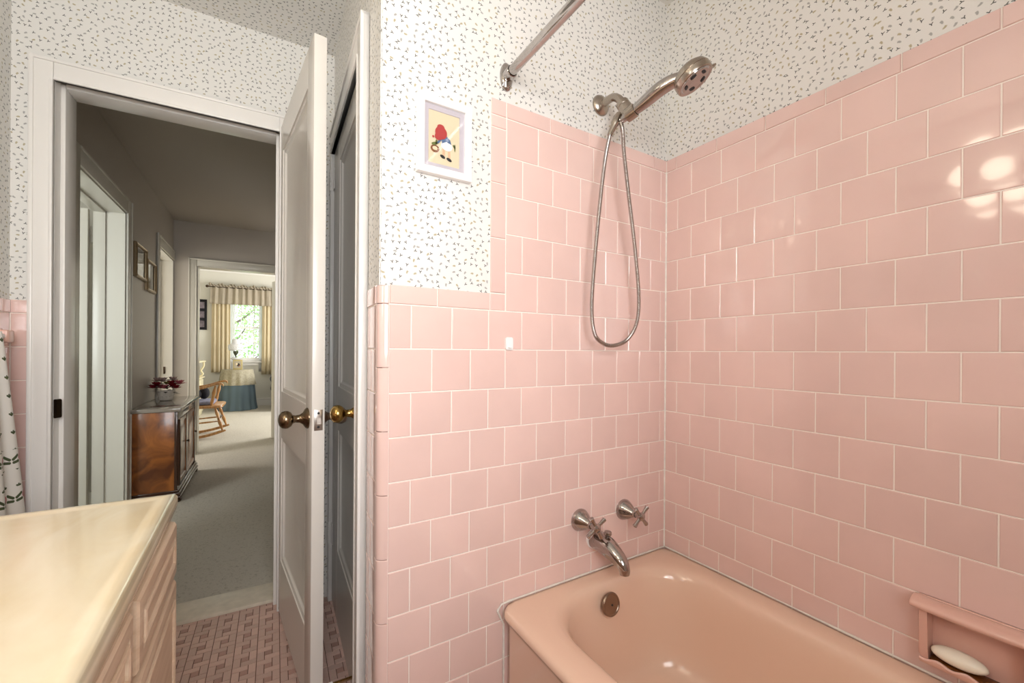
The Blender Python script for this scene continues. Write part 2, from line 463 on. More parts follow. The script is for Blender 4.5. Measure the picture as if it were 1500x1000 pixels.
# right wall along the tub
bm = NB(); box(bm, 0, .1, -1.66, 0, 0, CEIL); WRIGHT = struct('wall_right', bm, WP)
bm = NB(); lay = bm.verts.layers.float.new('piece')
u = -Y; n = -X
for k in range(-1, 15):
    v1 = ROW0-k*T; v0 = max(0, v1-T)
    off = .1064 if k % 2 else .0516
    row_tiles(bm, lay, ZERO, u, Z, n, v0, v1, off, .0015, 1.558)
cap_row(bm, lay, ZERO, u, Z, n, ROW0+T, CAPS, .0015, 1.558, .045)
obj('tiling', bm, PINK, WRIGHT)
bm = NB(); box(bm, -.0009, -.0001, -1.558, -.0002, 0, CAPS-.002); obj('grout', bm, GROUT, WRIGHT, smooth=False)

# wall with the closet door, and its tiling beside the casing
bm = NB(); wall_open(bm, -.9135, 0, CEIL, -.722, -.045, 0, 1.908, 0, .1, 'y'); box(bm, 0, .09, -.9365, -.9130, CAPW-.004, CEIL); WCLO = struct('wall_closet', bm, WP, FB)
bm = NB(); lay = bm.verts.layers.float.new('piece')
u = -Y; n = -X; o = ZERO
for k in range(4, 15):
    v1 = ROW0-k*T; v0 = max(0, v1-T)
    row_tiles(bm, lay, o, u, Z, n, v0, v1, .86 if k % 2 else .835, .803, .913)
cap_row(bm, lay, o, u, Z, n, ROW0-4*T, CAPW, .803, .913, .803)
obj('tiling', bm, PINK, WCLO)
bm = NB(); box(bm, -.0009, -.0001, -.914, -.802, 0, CAPW-.003); obj('grout', bm, GROUT, WCLO, smooth=False)

# wall with the hall door
OPL, OPR, OPZ = -.866, -.208, 1.985
bm = NB(); wall_open(bm, -1.068, .35, CEIL, OPL-.012, OPR+.012, 0, OPZ+.012, 0, .13, 'x'); WDOOR = struct('wall_door', bm, [WP, HALLW], FB)
for f in WDOOR.data.polygons:
    if f.normal.y > .5: f.material_index = 1
bm = NB(); lay = bm.verts.layers.float.new('piece')
for k in range(4, 15):
    v1 = ROW0-k*T; v0 = max(0, v1-T)
    row_tiles(bm, lay, ZERO, X, Z, -Y, v0, v1, -.9655, -.9665, -.924)
cap_row(bm, lay, ZERO, X, Z, -Y, ROW0-4*T, CAPW-.004, -.9665, -.924, -.9665)
obj('tiling', bm, PINK, WDOOR)
bm = NB(); box(bm, -.967, -.923, -.0009, -.0001, 0, CAPW-.006); obj('grout', bm, GROUT, WDOOR, smooth=False)

# left wall behind the vanity
bm = NB(); box(bm, -1.068, -.968, -2.75, 0, 0, CEIL); WLEFT = struct('wall_left', bm, WP, FB)
bm = NB(); lay = bm.verts.layers.float.new('piece'); o = Vector((-.968, 0, 0))
for k in range(4, 15):
    v1 = ROW0-k*T; v0 = max(0, v1-T)
    row_tiles(bm, lay, o, -Y, Z, X, v0, v1, .06 if k % 2 else .005, .003, 2.6)
cap_row(bm, lay, o, -Y, Z, X, ROW0-4*T, CAPW-.004, .003, 2.6, .05)
obj('tiling', bm, PINK, WLEFT)
bm = NB(); box(bm, -.9679, -.9671, -2.6, -.002, 0, CAPW-.006); obj('grout', bm, GROUT, WLEFT, smooth=False)

# front wall behind the camera, with a window onto daylight
WX0, WX1, WZ0, WZ1 = -1.72, -.92, 1.0, 2.0
bm = NB(); wall_open(bm, -2.2, .1, CEIL, WX0, WX1, WZ0, WZ1, -1.68, -1.56, 'x'); struct('wall_front', bm, WP)
bm = NB()
for a, b, c, d in ((WX0, WX0+.05, WZ0, WZ1), (WX1-.05, WX1, WZ0, WZ1), (WX0, WX1, WZ0, WZ0+.05), (WX0, WX1, WZ1-.05, WZ1), (WX0, WX1, 1.48, 1.52)):
    box(bm, a, b, -1.65, -1.59, c, d)
WIN1 = struct('window_1', bm, WHITE)
bm = NB(); box(bm, WX0+.04, WX1-.04, -1.622, -1.618, WZ0+.04, WZ1-.04); obj('pane', bm, PANE, WIN1, smooth=False)

# ceiling and floor of the bathroom
bm = NB(); box(bm, -1.07, 1.25, -2.75, .13, CEIL, CEIL+.06); struct('ceiling', bm, WP, FB)
bm = NB(); box(bm, -1.07, 1.2, -2.75, .09, -.05, -.0022); FLOOR = struct('floor', bm, FGROUT, FB)
bm = NB(); lay = bm.verts.layers.float.new('piece')
a = .0234; g = .0011; P3 = 3*a
i0, i1 = math.floor(-.97/P3), math.ceil(.42/P3)
for i in range(i0, i1):
    for j in range(-36, 2):
        ox, oy = i*P3+.012, j*P3-.018
        if oy > .068: continue
        for (x0, x1, y0, y1, mi) in ((0, 1, 0, 2, 0), (1, 3, 0, 1, 0), (2, 3, 1, 3, 0), (0, 2, 2, 3, 0), (1, 2, 1, 2, 1)):
            xx0, xx1, yy0, yy1 = ox+x0*a+g, ox+x1*a-g, oy+y0*a+g, oy+y1*a-g
            if yy1 > .068: yy1 = .068
            if yy1-yy0 < .004: continue
            e = .0012
            vs = loft(bm, [[(xx0, yy0, -.0022), (xx1, yy0, -.0022), (xx1, yy1, -.0022), (xx0, yy1, -.0022)],
                           [(xx0, yy0, -.0006), (xx1, yy0, -.0006), (xx1, yy1, -.0006), (xx0, yy1, -.0006)],
                           [(xx0+e, yy0+e, 0), (xx1-e, yy0+e, 0), (xx1-e, yy1-e, 0), (xx0+e, yy1-e, 0)]], False, True, mi=mi)
            val = rnd.random()
            for lp in vs:
                for q in lp: q[lay] = val
obj('mosaic', bm, [FLOORP, FLOORD], FLOOR, smooth=False, recalc=False)
bm = NB(); box(bm, OPL+.001, OPR-.001, .069, .222, -.02, .012, .003); struct('trim_threshold', bm, MARBLE, FB, smooth=True)

# ------------------------------------------------------------------ casings and jambs
def casing(name, M, o0, o1, zt, w, dep, m, face=-1, axis='x', base=0, wt=None, sides=(1, 1)):
    """flat casing with a raised back band around an opening; its face is at base + face*dep"""
    bm = NB(); wt = wt or w
    def bx(p0, p1, q0, q1, d):
        y0, y1 = sorted((base, base+face*d))
        if axis == 'x': box(bm, p0, p1, y0, y1, q0, q1, .003)
        else: box(bm, y0, y1, p0, p1, q0, q1, .003)
    for sd, en in ((0, sides[0]), (1, sides[1])):
        if not en: continue
        e = o0 if sd == 0 else o1; g = -1 if sd == 0 else 1
        a, b = sorted((e, e+g*w)); bx(a, b, 0, zt+wt, dep)
        a, b = sorted((e+g*(w-.012), e+g*w)); bx(a, b, 0, zt+wt, dep+.005)
        a, b = sorted((e, e+g*.010)); bx(a, b, 0, zt, dep+.003)
    bx(o0, o1, zt, zt+wt, dep-.0005); bx(o0-w*sides[0], o1+w*sides[1], zt+wt-.012, zt+wt, dep+.0045); bx(o0, o1, zt, zt+.010, dep+.0025)
    return struct(name, bm, m, M, smooth=True)
casing('trim_1', FB, OPL, OPR, OPZ-.022, .057, .016, WHITE, wt=.07)
# jamb lining with stop
bm = NB()
for e, g in ((OPL, 1), (OPR, -1)):
    box(bm, e-g*.012, e, 0, .13, 0, OPZ); box(bm, e, e+g*.013, .040, .130, 0, OPZ-.006, .002)
box(bm, OPL, OPR, 0, .13, OPZ, OPZ+.012); box(bm, OPL+.013, OPR-.013, .040, .130, OPZ-.018, OPZ, .002)
JAMB = struct('trim_2', bm, WHITE, FB, smooth=True)
bm = NB()
prism(bm, rrect(-.006, .006, -.032, .032, .0058, 5), 0, .016)
ST = obj('strike_plate', bm, BRONZE, JAMB, Matrix.Translation((OPL+.0012, .001, .868)) @ Matrix.Rotation(-.5, 4, 'Z') @ Matrix.Translation((.004, .0, 0)))
# closet casing
casing('trim_3', FB, -.722, -.045, 1.905, .079, .020, WHITE, face=-1, axis='y', base=-.0005, wt=.079, sides=(1, 0))
bm = NB(); box(bm, -.018, -.0005, -.044, -.0005, 0, 1.984, .003); struct('trim_4', bm, WHITE, FB, smooth=True)
bm = NB()
for z0, z1, a, b in ((0, 1.905, -.722, -.719), (0, 1.905, -.048, -.045)):
    box(bm, .0, .1, a, b, z0, z1)
struct('trim_5', bm, WHITE, FB)

# ------------------------------------------------------------------ doors
def panel_door(M, w, h, th, panels, m, label=None, name='door_1', z0=.012):
    """framed door in local x (width), y (thickness 0..th), z; recessed moulded panels on both faces"""
    bm = NB()
    xs = sorted({0, w} | {p for q in panels for p in q[:2]})
    x0, x1 = panels[0][0], panels[0][1]
    zz = sorted([z for q in panels for z in q[2:]])
    box(bm, 0, x0, 0, th, z0, h, .002); box(bm, x1, w, 0, th, z0, h, .002)
    cuts = [z0]+zz+[h]
    for a, b in zip(cuts[0::2], cuts[1::2]): box(bm, x0, x1, 0, th, a, b)
    D = struct(name, bm, m, M, smooth=True)
    for (a, b, c, d) in panels:
        bm = NB(); e = .024; dd = .0135
        for f0, f1 in ((0, dd), (th, th-dd)):
            lp = []
            for ins, y in ((0, f0), (.001, f0+(f1-f0)*.25), (.014, f0+(f1-f0)*.40), (.018, f0+(f1-f0)*.75), (e, f1)):
                lp.append([(a+ins, y, c+ins), (b-ins, y, c+ins), (b-ins, y, d-ins), (a+ins, y, d-ins)])
            loft(bm, lp, False, True)
        obj('panel', bm, m, D)
    return D
def knob(parent, x, y, z, sgn, m1, m2=None):
    """round knob on a rosette, along local y"""
    d = (0, sgn, 0)
    bm = NB()
    lathe(bm, [(0, 0), (.031, 0), (.031, .003), (.027, .008), (.018, .013), (.012, .022), (.0105, .034), (.013, .040), (.021, .045), (.0255, .053), (.0262, .060), (.0235, .069), (.016, .075), (.006, .078), (0, .0785)], (x, y, z), d, 32)
    return obj('door_knob', bm, m1, parent)
HS, HT = -.205, -.001
ang = math.atan2(-.655, .08)
D1 = panel_door(at(HS, HT, 0, ang), .652, 1.983, .035, [(.072, .562, .232, .722), (.072, .562, .905, 1.868)], DOORP, name='door_1')
knob(D1, .594, 0, .868, -1, BRASS); knob(D1, .594, .035, .868, 1, NICKELD)
bm = NB(); box(bm, .652, .6532, .006, .029, .838, .898, .0004)
LP = obj('latch_plate', bm, STEEL, D1)
bm = NB(); prism(bm, [(0, -.009), (.009, -.009), (.002, .009), (0, .009)], .012, .024, M=Matrix.Translation((.6525, 0, .866))); obj('latch_bolt', bm, STEEL, LP)
for zz in (.888, .848):
    bm = NB(); lathe(bm, [(.0036, 0), (.0036, .0006), (.002, .0009)], (.6532, .0175, zz), (1, 0, 0), 12); obj('screw', bm, DARK, LP)
for zz in (.2, 1.79):
    bm = NB(); tube(bm, [(-.004, .039, zz-.045), (-.004, .039, zz+.045)], .006, 10); box(bm, -.001, .0, .004, .036, zz-.043, zz+.043); obj('hinge', bm, WHITE, D1)
# closet door: local x runs from the far hinge edge towards the camera
MC = FB @ Matrix.Translation((-.004, -.052, 0)) @ Matrix.Rotation(-PI/2, 4, 'Z')
D2 = panel_door(MC, .664, 1.9025, .033, [(.175, .588, .288, .762), (.175, .588, .930, 1.812)], DOORP, name='door_2')
knob(D2, .634, 0, .888, -1, BRASSB)
for zz in (.295, 1.795):
    hg = None
    bm = NB()
    for q in range(5): tube(bm, [(-.012, -.012, zz-.045+q*.018+.0006), (-.012, -.012, zz-.045+(q+1)*.018-.0006)], .0062, 10)
    box(bm, -.012, .022, -.0035, -.0005, zz-.044, zz+.044, .0005)
    hg = obj('hinge', bm, WHITE, D2)
bm = NB(); lathe(bm, [(.012, 0), (.012, .004), (.006, .008), (.0036, .010)], (.637, 0, .118), (0, -1, 0), 16)
pts = [(.637+.0042*math.cos(k*.9), -.010-.058*k/120, .118+.0042*math.sin(k*.9)) for k in range(121)]
tube(bm, pts, .0012, 6)
DS = obj('door_stop', bm, BRASSB, D2); DS['label'] = 'brass spring door stop'
bm = NB(); lathe(bm, [(.006, 0), (.0075, .002), (.0075, .010), (.006, .012)], (.637, -.066, .118), (0, -1, 0), 16); obj('rubber_tip', bm, PLAST, DS)

# ------------------------------------------------------------------ bathtub
TT = thing('bathtub', 'peach enamelled bathtub in the corner between the pink tiled walls', 'bathtub', atA(-.36, -.76, 0))
TM = TT.matrix_world.inverted()
def tubloops():
    L = []
    xo, yo = -.685, -1.54
    def lo(x0, x1, y0, y1, r, z): L.append([(x, y, z) for x, y in rrect(x0, x1, y0, y1, r, 10)])
    e = -.0065
    lo(xo, e, yo, e, .03, .004); lo(xo, e, yo, e, .03, .30)
    lo(xo-.006, e, yo, e, .032, .318); lo(xo-.016, e, yo, e, .036, .326); lo(xo-.021, e, yo, e, .038, .338); lo(xo-.018, e, yo, e, .038, .348); lo(xo-.008, e, yo, e, .034, .354)
    lo(xo+.010, e-.006, yo+.01, e-.006, .03, .3555)
    # basin
    def ba(i, z, r, ex=0): lo(-.612+i, -.072-i*.9, -1.42+i+ex*2, -.066-i*.75, r, z)
    ba(-.030, .3555, .15); ba(-.014, .354, .16); ba(-.003, .350, .165); ba(.005, .342, .17); ba(.012, .326, .17); ba(.020, .29, .17)
    ba(.032, .22, .165, .02); ba(.046, .14, .16, .04); ba(.062, .09, .155, .06); ba(.088, .066, .14, .08); ba(.125, .058, .11, .10); ba(.17, .056, .07, .12)
    return L
bm = NB(); vs = loft(bm, tubloops(), False, True)
bmesh.ops.transform(bm, matrix=TM, verts=bm.verts); obj('basin', bm, TUB, TT, ang=60)
bm = NB()
ov = Vector((-.366, -.0975, .302)); od = Vector((0, -1, .18))
lathe(bm, [(0, -.006), (.031, -.006), (.0345, -.001), (.0345, .003), (.032, .0065), (.028, .0062), (.0265, .0048), (.012, .0065), (0, .007)], ov, od, 36)
bmesh.ops.transform(bm, matrix=TM, verts=bm.verts); OV = obj('overflow_plate', bm, NICKELD, TT)
bm = NB(); lathe(bm, [(.0032, .0055), (.0032, .0085), (.0022, .0095), (0, .0095)], ov, od, 12); bmesh.ops.transform(bm, matrix=TM, verts=bm.verts); obj('screw', bm, DARK, OV)
bm = NB()
pts = [(-.6895, -.0064, .01), (-.6895, -.0064, .15), (-.6905, -.0064, .30), (-.702, -.0064, .324), (-.7105, -.0064, .342), (-.698, -.0064, .357), (-.67, -.0064, .3593), (-.4, -.0064, .3593), (-.2, -.0064, .3593), (-.0085, -.0085, .3593), (-.0064, -.2, .3593), (-.0064, -.6, .3593), (-.0064, -1.0, .3593), (-.0064, -1.5, .3593)]
pp = []
for i, (p, q) in enumerate(zip(pts, pts[1:])):
    nn = 10
    for k in range(nn): pp.append(Vector(p).lerp(Vector(q), k/nn))
tube(bm, pp, [.0026+rnd.uniform(-.0006, .0007) for _ in pp], 8)
bmesh.ops.transform(bm, matrix=TM, verts=bm.verts); obj('caulk', bm, CAULK, TT)

# ------------------------------------------------------------------ tub fittings on the back wall
def valve(x, z, rot, label):
    t = thing('faucet_handle', label, 'faucet handle', atA(x, -.003, z), 'cross handles over the tub')
    bm = NB(); lathe(bm, [(0, 0), (.0345, 0), (.0350, .004), (.0315, .013), (.0245, .027), (.0165, .039), (.0130, .047), (.0105, .050), (.0105, .056), (0, .056)], (0, 0, 0), (0, -1, 0), 32); obj('escutcheon', bm, CHROME, t)
    bm = NB(); lathe(bm, [(.008, .052), (.0078, .068), (.012, .070), (.0135, .076), (.0125, .084), (.007, .088), (0, .089)], (0, 0, 0), (0, -1, 0), 20)
    for k in range(4):
        a = rot+k*PI/2; d = Vector((math.cos(a), 0, math.sin(a))); o = Vector((0, -.077, 0))
        tube(bm, [o+d*.006, o+d*.018, o+d*.032, o+d*.039, o+d*.041], [.0066, .0054, .0066, .0074, .0035], 12)
    obj('cross_handle', bm, CHROME, t)
valve(-.410, .537, .55, 'chrome cross faucet handle left of the other, above the tub spout')
valve(-.215, .533, .72, 'chrome cross faucet handle nearest the tiled corner')
t = thing('tub_spout', 'chrome curved tub spout below the cross handles', 'tub spout', atA(-.350, -.003, .465))
path = catmull([(0, 0, 0), (0, -.030, .001), (0, -.062, -.003), (0, -.096, -.014), (0, -.122, -.028), (0, -.134, -.044), (0, -.136, -.058)], 6)
rad = [.0300-.0000*i for i in range(len(path))]
nn = len(path)
def rr(i):
    f = i/(nn-1)
    return .029*(1-f)**1.3+.0142 if f < .8 else .0142+.029*(.2)**1.3*(1-(f-.8)/.2)
bm = NB(); tube(bm, path, [min(.0305, rr(i)) for i in range(nn)], 24); obj('spout_body', bm, CHROME, t)
bm = NB(); lathe(bm, [(.0305, 0), (.0315, .001), (.0315, .010), (.0300, .011)], (0, .0005, 0), (0, -1, 0), 28); obj('white_gasket', bm, PLAST, t)
bm = NB(); lathe(bm, [(.0045, 0), (.0045, .010), (.010, .013), (.0125, .018), (.011, .024), (.005, .027), (0, .0275)], (0, -.062, .020), (0, -.15, 1), 20); obj('diverter_knob', bm, CHROME, t)

# ------------------------------------------------------------------ shower
t = thing('shower_pipe', 'chrome bent shower arm with round flange on the papered wall', 'shower arm', atA(-.331, -.0005, 1.880))
bm = NB(); lathe(bm, [(0, 0), (.0335, 0), (.0335, .003), (.030, .009), (.020, .015), (.0125, .018), (.0115, .021), (0, .021)], (0, 0, 0), (0, -1, 0), 32); obj('flange', bm, NICKEL, t)
bm = NB(); pth = catmull([(0, -.010, 0), (0, -.035, .001), (.0, -.062, -.004), (0, -.085, -.022), (0, -.100, -.045)], 8); tube(bm, pth, .0122, 18); obj('bent_pipe', bm, NICKEL, t)
dd = Vector((0, -.5, -.86)).normalized(); o = Vector((0, -.097, -.040))
bm = NB(); lathe(bm, [(0, 0), (.0165, 0), (.0200, .002), (.0200, .018), (.0188, .019), (.0188, .021), (.0212, .023), (.0212, .036), (.0185, .044), (.0170, .062), (.013, .069), (0, .071)], o, dd, 26)
obj('swivel_collar', bm, NICKEL, t)
# cradle holding the hand shower
HB = Vector((-.018, -.125, -.104))          # base of the handle, relative to the flange
hd = Vector((.045, -.178, .056)).normalized()
bm = NB(); lathe(bm, [(.0162, -.012), (.0195, -.011), (.0202, .0), (.0202, .018), (.0190, .019), (.0164, .019), (.0162, .018), (.0162, -.012)], HB+hd*.018, hd, 24, cap=False)
q0 = o+dd*.060; q1 = HB+hd*.018; tube(bm, [q0, q1+(q0-q1).normalized()*.0185], [.011, .010], 12); obj('cradle', bm, NICKEL, t)
F = Vector((-.331, -.0005, 1.880))
hb = F+HB
hs = thing('hand_shower', 'chrome hand shower with round head, hung in its cradle on its hose', 'hand shower', Matrix.Translation(hb))
ax = [-hd*.012, hd*.035, hd*.075+Vector((0, 0, .002)), hd*.110+Vector((0, 0, .005)), hd*.140+Vector((.004, 0, .005)), hd*.168+Vector((.008, 0, .000))]
pth = catmull(ax, 8)
bm = NB(); nn = len(pth)
tube(bm, pth, [.0105+.0072*math.sin(PI*min(1, i/(nn-1)*.9))+.004*(i/(nn-1)) for i in range(nn)], 20); obj('handle', bm, CHROME, hs)
hc = Vector((.060, -.190, .036))
fd = Vector((.32, -.40, -.86)).normalized()
bm = NB(); lathe(bm, [(0, -.036), (.018, -.035), (.034, -.030), (.045, -.021), (.0495, -.010), (.0500, -.008), (.0490, -.0072), (.0500, -.006), (.0500, .006), (.0485, .010), (.0455, .0105), (0, .0105)], hc, fd, 40); obj('head', bm, NICKEL, hs)
bm = NB(); lathe(bm, [(.0455, .009), (.0445, .0125), (.040, .0122), (.038, .0108), (0, .0115)], hc, fd, 40); SF = obj('spray_face', bm, CHROME, hs)
fu, fw = ring_frame(fd)
for k in range(5):
    a = 2*PI*k/5+.3; d2 = fu*math.cos(a)+fw*math.sin(a); p = hc+d2*.027+fd*.0108
    bm = NB(); tan = fd.cross(d2)
    vs0 = [p+(tan*math.cos(q*PI/6)*.0082+d2*math.sin(q*PI/6)*.0045) for q in range(12)]
    loft(bm, [vs0, [v+fd*.0022 for v in vs0], [p+(v-p)*.6+fd*.003 for v in vs0]], True, True); obj('nozzle', bm, DARK, SF)
bm = NB(); sd = (Vector((.7, -.5, .45))); sd = (sd-fd*sd.dot(fd)).normalized()
box(bm, -.007, .007, -.003, .003, 0, .018, .0022, M=Matrix.Translation(hc+sd*.048)@sd.to_track_quat('Z', 'Y').to_matrix().to_4x4()); obj('spray_lever', bm, NICKEL, hs)
# hose: from the diverter under the collar, round a long loop and up to the handle
e0 = F+Vector((-.052, -.100, -.150)); e1 = hb-hd*.014
def W1p(x, y, z): return Vector((x, y, z))
hose = catmull([e0+Vector((.012, -.004, .028)), e0, W1p(-.401, -.096, 1.64), W1p(-.412, -.086, 1.50), W1p(-.424, -.078, 1.33), W1p(-.429, -.074, 1.20), W1p(-.412, -.070, 1.125), W1p(-.372, -.068, 1.096), W1p(-.325, -.068, 1.092), W1p(-.272, -.070, 1.112), W1p(-.236, -.075, 1.165), W1p(-.232, -.080, 1.25), W1p(-.262, -.090, 1.40), W1p(-.305, -.102, 1.56), W1p(-.338, -.113, 1.68), W1p(-.352, -.121, 1.735), e1], 26)
# corrugation
hp = []; hr = []
L = 0; step = .0011
cur = hose[0]; 
res = [hose[0]]; acc = 0
for p, q in zip(hose, hose[1:]):
    d = (q-p).length; 
    s = step-acc
    while s <= d:
        res.append(p.lerp(q, s/d)); s += step
    acc = d-(s-step)
hr = [.0064 if i % 4 < 2 else .0054 for i in range(len(res))]
bm = NB(); tube(bm, res, hr, 10)
bmesh.ops.transform(bm, matrix=Matrix.Translation(-hb), verts=bm.verts); obj('hose', bm, CHROME, hs, ang=60)
bm = NB()
d0 = (e0+Vector((.012, -.004, .028))-e0).normalized()
tube(bm, [e0-hb-d0*.006, e0-hb+d0*.002, e0-hb+d0*.03, e0-hb+d0*.034, e0-hb+d0*.055, e0-hb+d0*.07], [.0072, .0085, .0105, .0125, .0125, .009], 16); obj('hose_nut', bm, NICKEL, hs)

t = thing('shower_rod', 'chrome shower curtain rod fixed high on the papered wall', 'shower rod', atA(-.691, -.0005, 1.848))
bm = NB(); ro = Vector((0, 0, 0))
lo = []
for yy, k in ((0, 1), (-.004, 1), (-.010, .82), (-.014, .55)):
    lo.append([(.020*k*math.cos(a)*(1-.0*abs(math.sin(a))), yy, .040*k*math.sin(a)) for a in [2*PI*i/32 for i in range(32)]])
loft(bm, lo, True, True); lathe(bm, [(.0165, .008), (.0165, .034), (.0150, .036), (.0142, .036)], (0, 0, 0), (0, -1, 0), 24, cap=False); fl = obj('flange', bm, CHROME, t)
for zz in (.030, -.030):
    bm = NB(); lathe(bm, [(.0045, .005), (.0045, .009), (.003, .0105), (0, .0105)], (0, 0, zz), (0, -1, 0), 12); obj('screw', bm, STEEL, fl)
bm = NB(); tube(bm, [(0, -.004, 0), (0, -1.552, 0)], .0132, 24); obj('rod', bm, CHROME, t)

# ------------------------------------------------------------------ soap dish
t = thing('soap_dish', 'pink ceramic soap dish with grab rail on the right tiled wall', 'soap dish', atA(-.003, -.700, .395))
bm = NB()
W = .172
box(bm, -.006, .001, -W, 0, 0, .135, .002)
# side cheeks with sloping front, tray with wavy lip
for y0, y1 in ((-.024, -.011), (-W, -W+.012)): prism(bm, [(0, .125), (-.046, .118), (-.040, .036), (-.034, .010), (0, 0)], y0, y1)
lips = []
N = 40
def lip(y): return .0030*math.sin((y/W)*2*PI*4.0+1.2)
sec = [(0, .004), (-.022, .004), (-.040, .002), (-.046, .009), (-.047, .014), (-.044, .017), (-.040, .016), (-.036, .012), (-.024, .010), (0, .009)]
lp = []
for k in range(N+1):
    y = -.012-(W-.012)*k/N
    lp.append([(x, y, z+(lip(y) if z > .0115 and x < -.03 else 0)) for x, z in sec])
loft(bm, lp, True, True)
obj('dish_body', bm, PINKF, t, ang=50)
bm = NB()
pth = catmull([(-.026, .006, .126), (-.030, -.004, .128), (-.032, -.03, .1275), (-.032, -W/2, .127), (-.032, -W+.03, .1275), (-.030, -W+.004, .128), (-.026, -W-.006, .126)], 8)
loops = []
for i, p in enumerate(pth):
    k = 1 if 2 < i < len(pth)-3 else (.45, .8, .95)[min(i, len(pth)-1-i)]
    loops.append([Vector((p.x+.028*k*math.cos(a), p.y, p.z+.0125*k*math.sin(a))) for a in [2*PI*j/20 for j in range(20)]])
loft(bm, loops, True, True); obj('grab_rail', bm, PINKF, t, ang=60)
bm = NB(); box(bm, -.037, -.007, -W+.014, -.026, .0085, .0155, .001); obj('residue', bm, SCUM, t)
bm = NB(); ball(bm, (0, 0, 0), 1, 28, 16, sc=(.0205, .043, .0165)); o = obj('soap_bar', bm, SOAP, None, atA(-.0290, -.7685, .4295, .0)); 
tag(o, 'oval cream bar of soap lying in the pink soap dish', 'soap')

# small white hook on the tiles
bm = NB(); prism(bm, [(x, z) for x, z in rrect(-.0118, .0118, -.018, .018, .006, 5)], -.004, 0)
box(bm, -.005, .005, -.011, -.0035, -.013, -.009, .0015)
o = obj('adhesive_hook', bm, PLAST, None, atA(-.677, -.003, 1.093)); tag(o, 'small white plastic hook stuck on the pink tiles', 'hook')

# ------------------------------------------------------------------ bonnet picture
t = thing('picture_frame', 'white framed picture of a child in red bonnet on papered wall', 'picture', atA(-.8785, -.0005, 1.620))
w, h, b = .0745, .099, .0185
bm = NB()
def mitre(bm, w, h, sec):
    loops = []
    for ins, y in sec: loops.append([(-w+ins, y, -h+ins), (w-ins, y, -h+ins), (w-ins, y, h-ins), (-w+ins, y, h-ins)])
    loops.append(loops[0]); loft(bm, loops)
mitre(bm, w, h, [(0, -.001), (0, -.016), (.001, -.017), (b-.002, -.017), (b, -.0155), (b, -.006), (b-.003, -.001)])
obj('frame', bm, FRW, t, ang=30)
bm = NB()
loops = [[(-w+ins, y, -h+ins*1.0), (w-ins, y, -h+ins), (w-ins, y, h-ins), (-w+ins, y, h-ins)] for ins, y in ((b-.003, -.0065), (b+.0125, -.0065), (b+.0135, -.0050))]
loft(bm, loops); obj('mount', bm, LILAC, t, smooth=False)
bm = NB(); quad(bm, [(-w+b, -.0045, -h+b), (w-b, -.0045, -h+b), (w-b, -.0045, h-b), (-w+b, -.0045, h-b)])
def shape(pts, mi, k):
    f = bm.faces.new([bm.verts.new((x, -.0045-.0003*k, z)) for x, z in pts]); f.material_index = mi
def ell(cx, cz, rx, rz, mi, k, rot=0):
    pts = []
    for i in range(20):
        a = 2*PI*i/20; x, z = rx*math.cos(a), rz*math.sin(a)
        pts.append((cx+x*math.cos(rot)-z*math.sin(rot), cz+x*math.sin(rot)+z*math.cos(rot)))
    shape(pts, mi, k)
shape([(-.004, -.022), (.003, -.024), (.002, -.044), (-.005, -.043)], 4, 1); shape([(.010, -.024), (.017, -.026), (.018, -.047), (.011, -.046)], 4, 1)
ell(-.004, -.046, .0075, .0042, 7, 2, -.4); ell(.014, -.050, .0078, .0042, 7, 2, -.4)
ell(.007, -.016, .016, .013, 8, 4, -.2)
shape([(-.010, .006), (.002, .012), (.016, .002), (.020, -.010), (.006, -.006), (-.006, -.012)], 3, 5)
shape([(-.008, .004), (-.004, .0), (-.016, -.016), (-.020, -.012)], 3, 4)
ell(-.009, .014, .0165, .0165, 2, 6); ell(-.015, .004, .012, .010, 2, 7, .6); ell(-.010, .028, .010, .007, 2, 8)
ell(-.025, -.030, .012, .010, 5, 2); ell(-.025, -.029, .007, .005, 1, 3); ell(-.026, -.017, .009, .004, 6, 3, .3); ell(-.021, -.012, .003, .006, 6, 3)
ell(-.030, .000, .003, .003, 2, 3); ell(.030, -.016, .002, .010, 6, 2); ell(.028, -.012, .003, .005, 6, 2, .6)
obj('print', bm, [CREAMP, CREAMP, RED, BLUE, SKIN, BROWN, GREEN, BLACK, WINK], t, smooth=False, recalc=False)
bm = NB(); box(bm, -w+b-.001, w-b+.001, -.0088, -.0078, -h+b-.001, h-b+.001); obj('glass', bm, GLASS, t, smooth=False)

